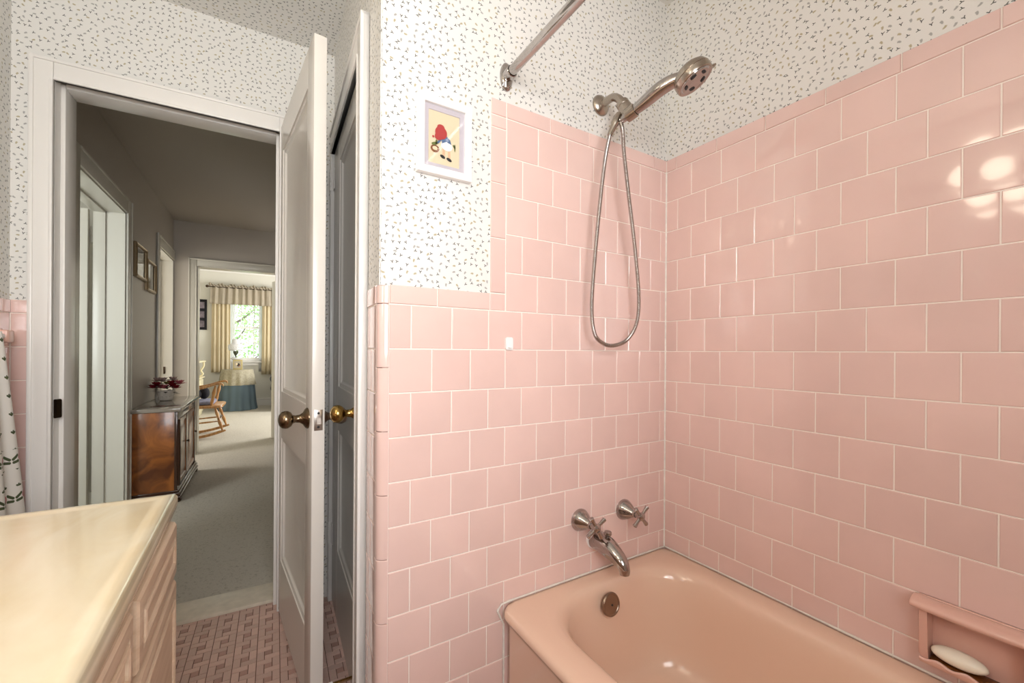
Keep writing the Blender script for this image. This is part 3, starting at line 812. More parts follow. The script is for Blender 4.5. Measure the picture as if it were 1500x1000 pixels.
# ------------------------------------------------------------------ vanity
VT = thing('vanity_cabinet', 'pickled oak vanity cabinet with raised panel fronts by the left wall', 'cabinet', at(-.69, -1.6, 0))
VI = VT.matrix_world.inverted() @ FB
def vwarp(bm, k_=.030):
    for v_ in bm.verts: v_.co.x -= (v_.co.y+.905)*k_*min(1, max(0, (v_.co.x+.967)/.5))
def vobj(name, bm, m, parent=VT, **k):
    vwarp(bm); bmesh.ops.transform(bm, matrix=VI, verts=bm.verts); return obj(name, bm, m, parent, **k)
VF = -.4035
bm = NB(); box(bm, -.962, VF, -2.5, -.925, .10, .746, .002); box(bm, -.962, VF-.06, -2.5, -.94, 0, .10); vobj('carcass', bm, OAK)
def front(name, t0, t1, z0, z1, prof=.02, arch=False):
    """raised panel front on the face s = VF, with an ogee edge"""
    bm = NB(); f = VF+.0005; e = f+prof
    lp = []
    for ins, s in ((0, f), (0, e-.009), (.0015, e-.004), (.005, e-.001), (.010, e), (.022, e), (.0225, e-.003), (.0265, e-.003), (.0275, e+.001), (.031, e+.0025), (.0345, e+.001), (.036, e-.002), (.040, e-.002)):
        i2 = min(ins, (z1-z0)/2-.006)
        lp.append([(s, t0-ins, z0+i2), (s, t1+ins, z0+i2), (s, t1+ins, z1-i2), (s, t0-ins, z1-i2)])
    loft(bm, lp, True, True)
    return vobj(name, bm, OAK, ang=25)
banks = [(-.965, -1.262), (-1.288, -1.585), (-1.611, -1.908), (-1.934, -2.231)]
for i, (a, c) in enumerate(banks):
    front('drawer', a, c, .642, .742, .022)
    d = front('door', a, c, .130, .632, .022)
    for zc in (.50, .20):
        bm = NB(); tube(bm, [(VF+.010, a+.004, zc-.022), (VF+.010, a+.004, zc+.022)], .0045, 8); ball(bm, (VF+.010, a+.004, zc+.026), .0045, 8, 6); ball(bm, (VF+.010, a+.004, zc-.026), .0045, 8, 6); vobj('hinge', bm, STEEL, d)
ct = NB()
lp = []
s0, s1, t0, t1 = -.967, -.389, -2.55, -.903
for ins, z in ((.010, .748), (.004, .749), (0, .753), (0, .771), (.003, .777), (.008, .7795), (.016, .7795), (.021, .7785), (.026, .7772), (.034, .777)):
    lp.append([(s0, t0, z), (s1-ins, t0, z), (s1-ins, t1-ins, z), (s0, t1-ins, z)])
loft(ct, lp, True, True); vwarp(ct, .045)
o = obj('countertop', ct, COUNTER, None, FB, ang=50); tag(o, 'cream cultured marble worktop lying on the oak vanity', 'worktop')

# towel on its bar
t = thing('towel_bar', 'pink ceramic towel bar with square end posts on tiled wall', 'towel bar', at(-.9645, -.085, 1.107))
bm = NB(); box(bm, 0, .034, -.020, .020, -.020, .020, .006, 3); box(bm, -.001, .006, -.026, .026, -.026, .026, .003); obj('post', bm, PINKF, t)
bm = NB(); box(bm, 0, .034, -.555, -.515, -.020, .020, .006, 3); box(bm, -.001, .006, -.561, -.509, -.026, .026, .003); obj('post', bm, PINKF, t)
bm = NB(); tube(bm, [(.020, -.018, 0), (.020, -.518, 0)], .0085, 14); obj('bar', bm, PLAST, t)
bm = NB(); uvl = bm.loops.layers.uv.new('UVMap')
NU, NV = 60, 50
grid = []; L1 = .74
for j in range(NV+1):
    f = j/NV; row = []
    for i in range(NU+1):
        g_ = i/NU
        wtop, wbot = .22, .46
        ww = wtop+(wbot-wtop)*(f**.9)
        cen = -.208+.018*f
        y = cen+(.5-g_)*ww+.0
        fold = .010*math.sin(g_*2*PI*4.5+.6)*(1-.35*f)+.006*math.sin(g_*2*PI*2+1+f*2)*f
        row.append((bm.verts.new((.038+.008+fold*.8+.015*f, y, .012-f*L1)), (g_*.44, -f*L1)))
    grid.append(row)
# back over the bar
for k, (dx, dz) in enumerate(((.022, .0165), (.0055, .007), (.005, -.05), (.005, -.3))):
    row = []
    for i in range(NU+1):
        g_ = i/NU
        row.append((bm.verts.new((dx+.003*math.sin(g_*2*PI*4.5+.6), -.215+(.5-g_)*(.20), dz)), (g_*.44, .02*(k+1))))
    grid.insert(0, row)
for a, c in zip(grid, grid[1:]):
    for i in range(NU):
        q = [a[i], a[i+1], c[i+1], c[i]]
        fc = bm.faces.new([x[0] for x in q])
        for l, x in zip(fc.loops, q): l[uvl].uv = x[1]
o = obj('towel', bm, TOWEL, None, at(-.9645, -.085, 1.107), ang=80)
md = o.modifiers.new('thickness', 'SOLIDIFY'); md.thickness = .004
tag(o, 'white towel printed with green sprigs and pink tulips on the bar', 'towel')

# vanity lamp and mirror above the worktop
t = thing('vanity_light', 'chrome bar light with round globes above the vanity mirror', 'wall lamp', at(-.9675, -1.50, 1.99))
bm = NB(); box(bm, 0, .035, -.46, .46, -.055, .055, .006); obj('light_bar', bm, CHROME, t)
for k in range(2):
    y = .035-k*.43
    bm = NB(); lathe(bm, [(.045, .034), (.045, .052), (.03, .056)], (0, y, 0), (1, 0, 0), 16); sk = obj('socket', bm, CHROME, t)
    bm = NB(); ball(bm, (.145, y, 0), .100, 28, 18); obj('globe', bm, BULB, sk)
bm = NB(); box(bm, 0, .006, -.62, .45, 1.26, 1.86, .002); o = obj('wall_mirror', bm, MIRROR, None, at(-.9665, -1.50, 0)); tag(o, 'frameless mirror on the wall above the vanity', 'mirror')

# ------------------------------------------------------------------ hall
HC = 2.355
bm = NB(); box(bm, -2.9, .6, .221, 3.36, -.06, .004); struct('floor_hall', bm, CARP, FB)
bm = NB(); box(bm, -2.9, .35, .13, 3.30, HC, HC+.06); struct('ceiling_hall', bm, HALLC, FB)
# left wall with two doorways (in its own slightly turned frame)
HZ = 1.950
bm = NB()
for a, c, z0, z1 in ((.14, .78, 0, HC), (1.614, 2.60, 0, HC), (.78, 1.614, HZ, HC), (2.60, 3.29, HZ, HC)):
    box(bm, -.150, 0, a, c, z0, z1)
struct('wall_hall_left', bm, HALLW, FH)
def sidecase(name, y0, y1, both=(1, 1), w=.092, zt=HZ):
    bm = NB()
    for e, g, en in ((y0, -1, both[0]), (y1, 1, both[1])):
        if en:
            box(bm, 0, .014, e, e+g*w, 0, zt+w, .003); box(bm, 0, .019, e+g*(w-.014), e+g*w, 0, zt+w, .003)
    box(bm, 0, .0135, y0, y1, zt, zt+w, .003); box(bm, 0, .018, y0, y1, zt+w-.014, zt+w, .003)
    # lining and stop on the far jamb and head
    box(bm, -.150, 0, y1-.010, y1+.0, 0, zt); box(bm, -.150, 0, y0, y0+.01, 0, zt); box(bm, -.150, 0, y0, y1, zt-.008, zt)
    box(bm, -.150, -.092, y1-.022, y1-.010, 0, zt-.008, .002); box(bm, -.150, -.092, y0+.01, y1-.01, zt-.020, zt-.008, .002)
    return struct(name, bm, HALLT, FH, smooth=True)
sidecase('trim_6', .78, 1.614)
c2 = sidecase('trim_7', 2.60, 3.285, (1, 0))
bm = NB(); box(bm, -.07, -.055, 3.270, 3.276, .83, .90, .001); obj('strike_plate', bm, BRONZE, c2)
D3 = panel_door(FH @ Matrix.Translation((-.165, 1.598, 0)) @ Matrix.Rotation(PI, 4, 'Z'), .78, 1.935, .035, [(.11, .67, .23, .72), (.11, .67, .92, 1.80)], HALLT, name='door_3')
for zz in (.125, 1.785):
    bm = NB(); tube(bm, [(-.008, -.006, zz-.05), (-.008, -.006, zz+.05)], .008, 10); box(bm, -.024, .014, -.004, -.0005, zz-.048, zz+.048); obj('hinge', bm, HALLT, D3)
# rooms to the left of the hall
bm = NB(); box(bm, -2.9, -2.8, .14, 3.4, 0, HC); struct('wall_side_room', bm, BEDW, FB)
bm = NB(); wall_open(bm, -2.9, -1.19, HC, -2.5, -1.6, .9, 2.0, .05, .14, 'x'); struct('wall_side_room_near', bm, BEDW, FB)
bm = NB(); box(bm, -2.8, -1.24, 2.2, 2.28, 0, HC); struct('wall_side_room_far', bm, BEDW, FB)
# right wall of the hall
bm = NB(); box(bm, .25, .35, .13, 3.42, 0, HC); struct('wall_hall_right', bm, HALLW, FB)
# far wall with the bedroom doorway
FO0, FO1, FZ = -.917, -.075, 1.918
bm = NB(); wall_open(bm, -2.9, .35, 2.66, FO0, FO1, 0, FZ, 3.30, 3.42, 'x'); WF = struct('wall_hall_far', bm, [HALLW, BEDW], FB)
for f in WF.data.polygons:
    if f.normal.y > .5: f.material_index = 1
casing('trim_8', FB, FO0, FO1, FZ, .068, .014, HALLT, face=-1, axis='x', base=3.2995, wt=.075)
bm = NB(); box(bm, FO0, FO0+.008, 3.30, 3.42, 0, FZ); box(bm, FO1-.008, FO1, 3.30, 3.42, 0, FZ); box(bm, FO0, FO1, 3.30, 3.42, FZ-.008, FZ); struct('trim_9', bm, HALLT, FB)
# the bedroom's open door
hx, hy = -.088, 3.43; a4 = math.atan2(3.915-3.43, -.262+.088)
D4 = panel_door(at(hx, hy, 0, a4) @ Matrix.Translation((-.02, -.035, 0)), .535, 1.90, .035, [(.1, .44, .23, .72), (.1, .44, .92, 1.78)], HALLT, name='door_4')

# hall cabinet
CT = thing('hall_cabinet', 'burl walnut hall cabinet with grey polished top and carved base', 'cabinet', FH @ Matrix.Translation((.008, 1.70, 0)))
CW, CL, CH = .252, .90, .636
bm = NB(); box(bm, 0, CW-.018, .0, .018, .07, CH, .001); box(bm, 0, CW-.018, CL-.018, CL, .07, CH, .001); box(bm, 0, .012, .018, CL-.018, .07, CH); box(bm, .0, CW-.03, .018, CL-.018, .07, .09)
obj('side_panels', bm, BURL, CT)
bm = NB(); box(bm, CW-.018, CW, -.002, .034, .07, CH, .003); box(bm, CW-.018, CW, CL-.034, CL+.002, .07, CH, .003); box(bm, CW-.018, CW-.002, .034, CL-.034, CH-.06, CH, .003); box(bm, CW-.018, CW-.002, CL/2-.015, CL/2+.015, .10, CH-.06)
tube(bm, [(CW+.002, .016, .12), (CW+.003, .016, .3), (CW+.002, .016, .58)], [.011, .014, .011], 12); obj('front_frame', bm, WALN, CT)
for y0, y1 in ((.036, CL/2-.017), (CL/2+.017, CL-.036)):
    bm = NB(); lp = []
    for ins, x in ((0, CW-.016), (0, CW-.004), (.03, CW-.003), (.036, CW-.010), (.06, CW-.010), (.075, CW-.004)):
        lp.append([(x, y0+ins, .10+ins), (x, y1-ins, .10+ins), (x, y1-ins, CH-.065-ins), (x, y0+ins, CH-.065-ins)])
    loft(bm, lp, True, True); d = obj('door', bm, BURL, CT, ang=25)
    bm = NB(); lathe(bm, [(.006, 0), (.005, .008), (.010, .014), (.009, .020), (0, .022)], (CW-.004, y1-.02, .36), (1, 0, 0), 14); obj('knob', bm, BRONZE, d)
bm = NB()
for z0, z1, e in ((.05, .075, .016), (.075, .092, .008), (.035, .05, .022)): box(bm, 0, CW+e, -e*.4, CL+e*.4, z0, z1, .005, 3)
obj('base_moulding', bm, WALN, CT)
for x, y in ((CW-.01, .03), (CW-.01, CL-.03), (.04, .03), (.04, CL-.03)):
    bm = NB(); lathe(bm, [(.016, 0), (.028, .004), (.034, .018), (.030, .030), (.022, .036)], (x, y, .0), (0, 0, 1), 18); obj('foot', bm, WALN, CT)
bm = NB(); box(bm, -.004, CW+.022, -.014, CL+.014, CH+.001, CH+.028, .006, 3); obj('cabinet_top', bm, GRANITE, CT)

# flower bowl on it
ft = thing('flower_bowl', 'white ceramic bowl of crimson and pink silk flowers on hall cabinet', 'flower arrangement', FH @ Matrix.Translation((.105, 2.28, CH+.0282)))
bm = NB(); lathe(bm, [(0, 0), (.036, 0), (.042, .004), (.050, .03), (.056, .062), (.058, .078), (.054, .078), (.050, .05), (0, .04)], (0, 0, 0), (0, 0, 1), 28)
for k in range(14):
    a = 2*PI*k/14; ball(bm, (.0515*math.cos(a), .0515*math.sin(a), .034), .005, 8, 6)
obj('bowl', bm, CERAM, ft)
def blossom(c, r, m, n=7):
    bm = NB(); c = Vector(c)
    for lay_ in range(2):
        for k in range(n):
            a = 2*PI*k/n+lay_*.4; tl = .35+.5*lay_
            d = Vector((math.cos(a)*math.cos(tl), math.sin(a)*math.cos(tl), math.sin(tl))); w_ = Vector((-math.sin(a), math.cos(a), 0)); 
            p = [c, c+d*r*.5+w_*r*.34, c+d*r+Vector((0, 0, -.1*r)), c+d*r*.5-w_*r*.34]
            bm.faces.new([bm.verts.new(q) for q in p])
    return obj('blossom', bm, m, ft)
for c, r, m in (((-.055, -.015, .115), .046, PETR), ((-.035, .03, .095), .04, PETP), ((.0, -.035, .095), .044, PETP), ((.045, -.02, .105), .044, PETR), ((.085, .0, .125), .046, PETP), ((.03, .02, .125), .044, PETR), ((-.02, .0, .150), .044, PETL), ((.04, .03, .155), .042, PETL), ((-.06, .04, .15), .042, PETL), ((-.075, -.03, .10), .04, PETR), ((.07, -.045, .095), .04, PETR), ((.005, .01, .125), .036, YLEAF)):
    blossom(c, r*1.2, m)
bm = NB()
for k in range(26):
    a = rnd.uniform(0, 2*PI); l = rnd.uniform(.07, .125); zz = rnd.uniform(.07, .15)
    d = Vector((math.cos(a), math.sin(a), rnd.uniform(-.25, .3))); w_ = Vector((-math.sin(a), math.cos(a), 0))*.013
    o0 = Vector((0, 0, zz))+d*.035
    bm.faces.new([bm.verts.new(q) for q in (o0, o0+(d*(l-.035))*.5+w_, o0+d*(l-.035), o0+(d*(l-.035))*.5-w_)])
obj('foliage', bm, DLEAF, ft)

# pictures on the hall wall
def hallpic(y0, y1, z0, z1, label, inner):
    t = thing('gilt_picture', label, 'picture', FH @ Matrix.Translation((.001, (y0+y1)/2, (z0+z1)/2)) @ Matrix.Rotation(PI/2, 4, 'Z'), 'gilt pictures on the hall wall')
    w, h = (y1-y0)/2, (z1-z0)/2
    bm = NB(); mitre(bm, w, h, [(0, 0), (0, -.016), (.006, -.022), (.012, -.018), (.018, -.020), (.022, -.012), (.022, -.003)]); obj('frame', bm, GILT, t, ang=30)
    bm = NB(); box(bm, -w+.02, w-.02, -.006, -.003, -h+.02, h-.02); obj('mount', bm, MATB, t, smooth=False)
    a, c, d, e = inner
    bm = NB(); box(bm, a*w, c*w, -.0072, -.006, d*h, e*h); obj('print', bm, PAPER, t, smooth=False)
    bm = NB(); box(bm, -w+.02, w-.02, -.010, -.009, -h+.02, h-.02); obj('glass', bm, GLASS, t, smooth=False)
hallpic(1.795, 2.105, 1.572, 1.812, 'gilt framed picture on hall wall, the nearer and higher one', (-.3, .3, -.45, .25))
hallpic(2.115, 2.415, 1.515, 1.756, 'gilt framed picture on hall wall, the farther and lower one', (-.6, .2, -.1, .7))

# ------------------------------------------------------------------ bedroom
BC = 2.63; BT_ = 7.40
bm = NB(); box(bm, -2.9, 2.4, 3.36, 7.5, -.06, .004); struct('floor_bedroom', bm, CARP, FB)
bm = NB(); box(bm, -2.1, 2.4, 3.42, 7.5, BC, BC+.06); struct('ceiling_bedroom', bm, WHITE, FB)
WS0, WS1, WSZ0, WSZ1 = -1.045, -.330, .855, 2.125
bm = NB(); wall_open(bm, -2.1, 2.4, BC, WS0, WS1, WSZ0, WSZ1, BT_, 7.52, 'x'); struct('wall_bedroom_back', bm, BEDW, FB)
bm = NB(); box(bm, -2.1, -2.0, 3.42, 7.4, 0, BC); struct('wall_bedroom_left', bm, BEDW, FB)
bm = NB(); wall_open(bm, 3.42, 7.4, BC, 4.6, 6.2, .8, 2.2, 2.3, 2.4, 'y'); struct('wall_bedroom_right', bm, BEDW, FB)
bm = NB(); box(bm, -2.1, 2.4, 3.36, 3.42, 2.0, BC); 
box(bm, .34, 2.4, 3.36, 3.42, 0, BC)
struct('wall_bedroom_front', bm, BEDW, FB)
bm = NB(); prism(bm, [(0, 2.50), (-.012, 2.50), (-.022, 2.52), (-.05, 2.56), (-.085, 2.60), (-.095, 2.63), (0, 2.63)], -2.0, 2.3, M=Matrix.Translation((0, BT_, 0))@Matrix(((0, 1, 0, 0), (1, 0, 0, 0), (0, 0, 1, 0), (0, 0, 0, 1))))
struct('trim_10', bm, WHITE, FB, smooth=True)
bm = NB(); box(bm, -2.0, 2.3, BT_-.014, BT_-.0005, .004, .13, .003); box(bm, -2.0, 2.3, BT_-.02, BT_-.0005, .118, .145, .005); struct('baseboard_bedroom', bm, WHITE, FB, smooth=True)
# window
bm = NB()
for a, c, z0, z1 in ((WS0, WS0+.035, WSZ0, WSZ1), (WS1-.035, WS1, WSZ0, WSZ1), (WS0, WS1, WSZ0, WSZ0+.03), (WS0, WS1, WSZ1-.03, WSZ1)): box(bm, a, c, BT_+.02, BT_+.10, z0, z1)
box(bm, WS0-.07, WS1+.07, BT_-.035, BT_+.03, WSZ0-.025, WSZ0, .004); box(bm, WS0-.06, WS1+.06, BT_-.014, BT_-.0005, WSZ0-.085, WSZ0-.025, .003)
for a, c in ((WS0-.06, WS0), (WS1, WS1+.06)): box(bm, a, c, BT_-.014, BT_-.0005, WSZ0, WSZ1+.06)
box(bm, WS0, WS1, BT_-.014, BT_-.0005, WSZ1, WSZ1+.06)
WB = struct('window_2', bm, WHITE, FB, smooth=True)
for z0, z1, yy in ((.885, 1.505, .045), (1.475, 2.095, .075)):
    bm = NB(); x0, x1 = WS0+.035, WS1-.035; y0, y1 = BT_+yy-.015, BT_+yy+.015
    for a, c, d, e in ((x0, x0+.03, z0, z1), (x1-.03, x1, z0, z1), (x0, x1, z0, z0+.035), (x0, x1, z1-.03, z1)): box(bm, a, c, y0, y1, d, e)
    for k in (1, 2):
        xm = x0+.015+(x1-x0-.03)*k/3; box(bm, xm-.008, xm+.008, y0+.006, y1-.006, z0, z1)
    zm = (z0+z1)/2; box(bm, x0, x1, y0+.006, y1-.006, zm-.008, zm+.008)
    sh = obj('sash', bm, WHITE, WB, smooth=False)
    bm = NB(); box(bm, x0+.02, x1-.02, y0+.013, y0+.017, z0+.02, z1-.02); obj('pane', bm, PANE, sh, smooth=False)

# curtains
def drape(s0, s1, z0, z1, nf, amp, nu=90, nv=14, y=7.34, flare=0, ph=0, taper=0):
    bm = NB(); rows = []
    for j in range(nv+1):
        f = j/nv; z = z1+(z0-z1)*f; row = []
        for i in range(nu+1):
            g_ = i/nu; w_ = (s1-s0)*(1+flare*f-taper*(1-f)); c = (s0+s1)/2
            row.append(bm.verts.new((c+(g_-.5)*w_, y+amp*math.sin(g_*2*PI*nf+ph)+amp*.35*math.sin(g_*2*PI*nf*1.7+2+f), z)))
        rows.append(row)
    for a, c in zip(rows, rows[1:]):
        for i in range(nu): bm.faces.new((a[i], a[i+1], c[i+1], c[i]))
    return bm
def cloth(name, bm, m, label, cat, grp=None):
    bmesh.ops.transform(bm, matrix=Matrix.Translation((.7, -7.4, 0)), verts=bm.verts)
    o = obj(name, bm, m, None, at(-.7, 7.4, 0), ang=80); md = o.modifiers.new('thickness', 'SOLIDIFY'); md.thickness = .003
    return tag(o, label, cat, grp)
cloth('curtain', drape(-1.235, -.955, .655, 2.22, 4.5, .016, flare=.05), CREAMF, 'cream curtain panel hanging left of the bedroom window', 'curtain', 'cream bedroom curtains')
cloth('curtain', drape(-.445, -.150, .605, 2.22, 4.5, .016, flare=.05, ph=1), CREAMF, 'cream curtain panel hanging right of the bedroom window', 'curtain', 'cream bedroom curtains')
cloth('sheer_curtain', drape(-1.02, -.885, .66, 2.22, 5, .008, y=7.375), SHEER, 'white sheer curtain beside the left cream panel', 'curtain', 'white sheers')
cloth('sheer_curtain', drape(-.500, -.44, .66, 2.22, 4, .008, y=7.375), SHEER, 'white sheer curtain beside the right cream panel', 'curtain', 'white sheers')
v = thing('valance', 'gathered beige valance with ruffled heading over the bedroom window', 'valance', at(-.69, 7.29, 0))
bm = drape(-1.25, -.125, 1.905, 2.225, 11, .013, 200, 8, y=7.29, flare=.02)
# ruffled heading and hem
N = 220; rows = []
for j in range(5):
    f = j/4; row = []
    for i in range(N+1):
        g_ = i/N
        row.append(bm.verts.new((-1.27+g_*1.165, 7.275+.020*math.sin(g_*2*PI*24+j)*(.4+f), 2.215+.045*f+.016*math.sin(g_*2*PI*7+1)*f+.008*math.sin(g_*2*PI*19)*f)))
    rows.append(row)
for a, c in zip(rows, rows[1:]):
    for i in range(N): bm.faces.new((a[i], a[i+1], c[i+1], c[i]))
bmesh.ops.transform(bm, matrix=Matrix.Translation((.69, -7.29, 0)), verts=bm.verts); vc = obj('valance_cloth', bm, VALF, v, ang=80); vc.modifiers.new('thickness', 'SOLIDIFY').thickness = .003
bm = NB(); tube(bm, [(-.60, 0, 2.215), (.6, 0, 2.215)], .012, 12); ball(bm, (-.61, 0, 2.215), .024, 12, 8); ball(bm, (.61, 0, 2.215), .024, 12, 8); obj('curtain_rod', bm, BRONZE, v)

# black multi photo frame
t = thing('photo_frame', 'black tall frame holding three photos on the bedroom wall', 'picture', at(-1.395, 7.3995, 1.705))
bm = NB(); mitre(bm, .083, .275, [(0, 0), (0, -.018), (.004, -.020), (.026, -.020), (.028, -.010), (.028, -.002)]); box(bm, -.06, .06, -.008, -.001, -.255, .255)
for zz in (.085, -.085): box(bm, -.06, .06, -.018, -.004, zz-.012, zz+.012)
obj('frame', bm, BLACKF, t)
PH = mat('grey_photo', rgb(128, 116, 124), .4, noise=.6, nscale=18)
for zz in (.17, 0, -.17):
    bm = NB(); box(bm, -.046, .046, -.0092, -.0085, zz-.058, zz+.058); obj('photo', bm, PH, t, smooth=False)

# skirted table with lamp and box
TS, TTT = -.815, 6.98
tt = thing('round_table', 'round side table under blue skirt and lace topper at the window', 'table', at(TS, TTT, .004))
def skirt(r0, r1, z0, z1, nf, a0, a1, lip=0):
    bm = NB(); n = 144; loops = []
    for j in range(15):
        f = j/14; z = z0+(z1-z0)*f; lp = []
        for k in range(n):
            a = 2*PI*k/n; r = r0+(r1-r0)*(f**.8)+(a0+(a1-a0)*f)*(math.sin(a*nf)+.4*math.sin(a*nf*.5+1))+(lip*max(0, (f-.85)/.15))
            lp.append((r*math.cos(a), r*math.sin(a), z))
        loops.append(lp)
    loft(bm, loops); return bm
bm = NB(); lathe(bm, [(0, .690), (.228, .690), (.232, .695), (.232, .708), (.228, .712), (0, .712)], (0, 0, 0), (0, 0, 1), 48); lathe(bm, [(.15, 0), (.12, .02), (.03, .05), (.03, .69)], (0, 0, 0), (0, 0, 1), 20); obj('table_frame', bm, OAKC, tt)
o = obj('skirt', skirt(.236, .285, .712, .004, 13, .001, .018, .010), BLUEF, tt, ang=80); o['label'] = 'slate blue gathered skirt'
bm = skirt(.240, .270, .714, .445, 13, .001, .015, .004); lathe(bm, [(0, .7145), (.12, .7145), (.239, .714)], (0, 0, 0), (0, 0, 1), 144, cap=False); o = obj('topper', bm, LACE, tt, ang=80); o['label'] = 'ecru lace topper'
lt = thing('table_lamp', 'white milk glass hurricane lamp on the skirted table', 'lamp', at(-.842, 7.02, .004+.716))
bm = NB(); lathe(bm, [(0, 0), (.06, 0), (.062, .02), (.05, .10), (.045, .17), (.075, .185), (.078, .205), (.055, .215), (0, .216)], (0, 0, 0), (0, 0, 1), 28); obj('base', bm, MILK, lt)
bm = NB(); lathe(bm, [(.012, .215), (.012, .245), (.026, .27), (.040, .30), (.042, .325), (.036, .330), (0, .330)], (0, 0, 0), (0, 0, 1), 24); obj('font', bm, LBRONZE, lt)
bm = NB(); lathe(bm, [(.095, .335), (.112, .345), (.114, .36), (.114, .435), (.110, .445), (.07, .455), (.058, .50), (.048, .535), (.036, .545)], (0, 0, 0), (0, 0, 1), 36, cap=False)
for k in range(18):
    a = 2*PI*k/18; ball(bm, (.114*math.cos(a), .114*math.sin(a), .395), .009, 8, 6)
o = obj('shade', bm, MILK, lt); o.modifiers.new('thickness', 'SOLIDIFY').thickness = .003
bm = NB(); tube(bm, [(.036, 0, .54), (.04, 0, .58), (.02, 0, .615), (-.01, 0, .618), (-.034, 0, .59), (-.036, 0, .54)], .004, 8); obj('handle', bm, MILK, lt)
bt = thing('square_box', 'tan square box with small dark picture, on lace before the lamp', 'box', at(-.800, 6.885, .004+.716))
bm = NB(); box(bm, -.066, .066, -.066, .066, 0, .176, .004); obj('carton', bm, GLAZE, bt)
bm = NB(); quad(bm, [(-.05, -.0663, .03), (.05, -.0663, .03), (.05, -.0663, .15), (-.05, -.0663, .15)])
def sh2(cx, cz, rx, rz, mi, d):
    bm.faces.new([bm.verts.new((cx+rx*math.cos(2*PI*i/16), -.0663-d, cz+rz*math.sin(2*PI*i/16))) for i in range(16)]).material_index = mi
sh2(.012, .085, .022, .03, 1, .0003); sh2(-.012, .10, .014, .018, 2, .0004); sh2(.025, .07, .014, .012, 3, .0005)
obj('front_print', bm, [MATB, BLACK, CREAMP, BROWN], bt, smooth=False, recalc=False)

# rocking chair
RT = thing('rocking_chair', 'honey oak rocking chair with turned legs in the bedroom', 'rocking chair', at(-1.02, 4.40, .004))
NEAR, FAR = -.22, .22
def rock(y):
    bm = NB(); R = 1.05; loops = []
    cx = -.12
    for k in range(33):
        x = -.60+.88*k/32
        z = R-math.sqrt(R*R-(x-cx)**2)
        tdir = (x-cx)/R
        hh = .030 if 1 < k < 31 else .020
        nx, nz = -tdir, math.sqrt(1-tdir*tdir)
        loops.append([(x, y-.012, z), (x, y+.012, z), (x+nx*hh, y+.012, z+nz*hh), (x+nx*hh, y-.012, z+nz*hh)])
    loft(bm, loops, True, True); return obj('rocker', bm, OAKC, RT, ang=40)
def turned(a, b, r, name, m=OAKC):
    a, b = Vector(a), Vector(b); n = 12
    prof = [.75, .8, 1.0, 1.15, 1.05, .85, .95, 1.1, 1.25, 1.1, .85, .7, .6]
    bm = NB(); tube(bm, [a.lerp(b, k/n) for k in range(n+1)], [r*p for p in prof], 12); return obj(name, bm, m, RT)
for y in (NEAR, FAR):
    rock(y)
    g = .82
    turned((.165, y*g, .365), (.245, y, .085), .016, 'leg'); turned((-.24, y*g, .365), (-.33, y, .045), .016, 'leg')
    turned((.20, y*.96, .20), (-.29, y*.96, .17), .009, 'stretcher')
    # arm with its posts
    bm = NB(); pth = catmull([(-.30, y*1.12, .560), (-.12, y*1.14, .570), (.05, y*1.15, .600), (.18, y*1.16, .640), (.235, y*1.16, .645), (.255, y*1.16, .625)], 6)
    loops = []
    for i, p in enumerate(pth):
        w_ = .024+.010*(i/len(pth)); loops.append([(p.x, p.y-w_, p.z), (p.x, p.y+w_, p.z), (p.x, p.y+w_, p.z+.022), (p.x, p.y-w_, p.z+.022)])
    loft(bm, loops, True, True); obj('arm', bm, OAKC, RT, ang=50)
    turned((.130, y*1.02, .385), (.175, y*1.14, .632), .016, 'arm_post'); turned((-.02, y*1.02, .385), (0, y*1.12, .59), .012, 'arm_post')
    turned((-.26, y*.9, .39), (-.46, y*1.0, 1.08), .016, 'back_post')
turned((.205, -.215, .225), (.205, .215, .225), .011, 'stretcher', WALN)
bm = NB(); lp = []
for ins, z in ((.014, .362), (.004, .366), (0, .376), (.003, .390), (.014, .396)): lp.append([(x, y, z) for x, y in rrect(-.29+ins, .245-ins, -.255+ins, .255-ins, .06-ins*.5, 6)])
loft(bm, lp, True, True); obj('seat', bm, OAKC, RT)
bm = NB(); lp = []
for k in range(13):
    y = -.235+.47*k/12; c = .03*math.cos(k/12*PI-PI/2); lp.append([(-.455-c, y, 1.00), (-.435-c, y, 1.00), (-.470-c, y, 1.13), (-.490-c, y, 1.13)])
loft(bm, lp, True, True); obj('crest_rail', bm, OAKC, RT)
for k in range(5):
    y = -.15+.075*k; turned((-.265, y*.95, .39), (-.45, y, 1.02), .009, 'spindle')
bm = NB(); lp = []
for ins, z in ((.02, .398), (.004, .404), (0, .420), (.004, .438), (.03, .446)): lp.append([(x, y, z) for x, y in rrect(-.25+ins, .150-ins, -.205+ins, .205-ins, .05, 6)])
loft(bm, lp, True, True); o = obj('seat_cushion', bm, PLAID, None, RT.matrix_world.copy()); tag(o, 'blue grey patterned seat cushion on the rocking chair', 'cushion')
bm = NB(); ball(bm, (-.09, -.06, .5185), .078, 18, 12, sc=(1.0, .9, .85)); ball(bm, (.03, .06, .5255), .075, 18, 12, sc=(.75, .9, 1.0)); ball(bm, (-.05, .0, .515), .062, 16, 10); o = obj('black_pillow', bm, BLACKF, None, RT.matrix_world.copy()); tag(o, 'plump black pillow lying on the rocking chair cushion', 'pillow')

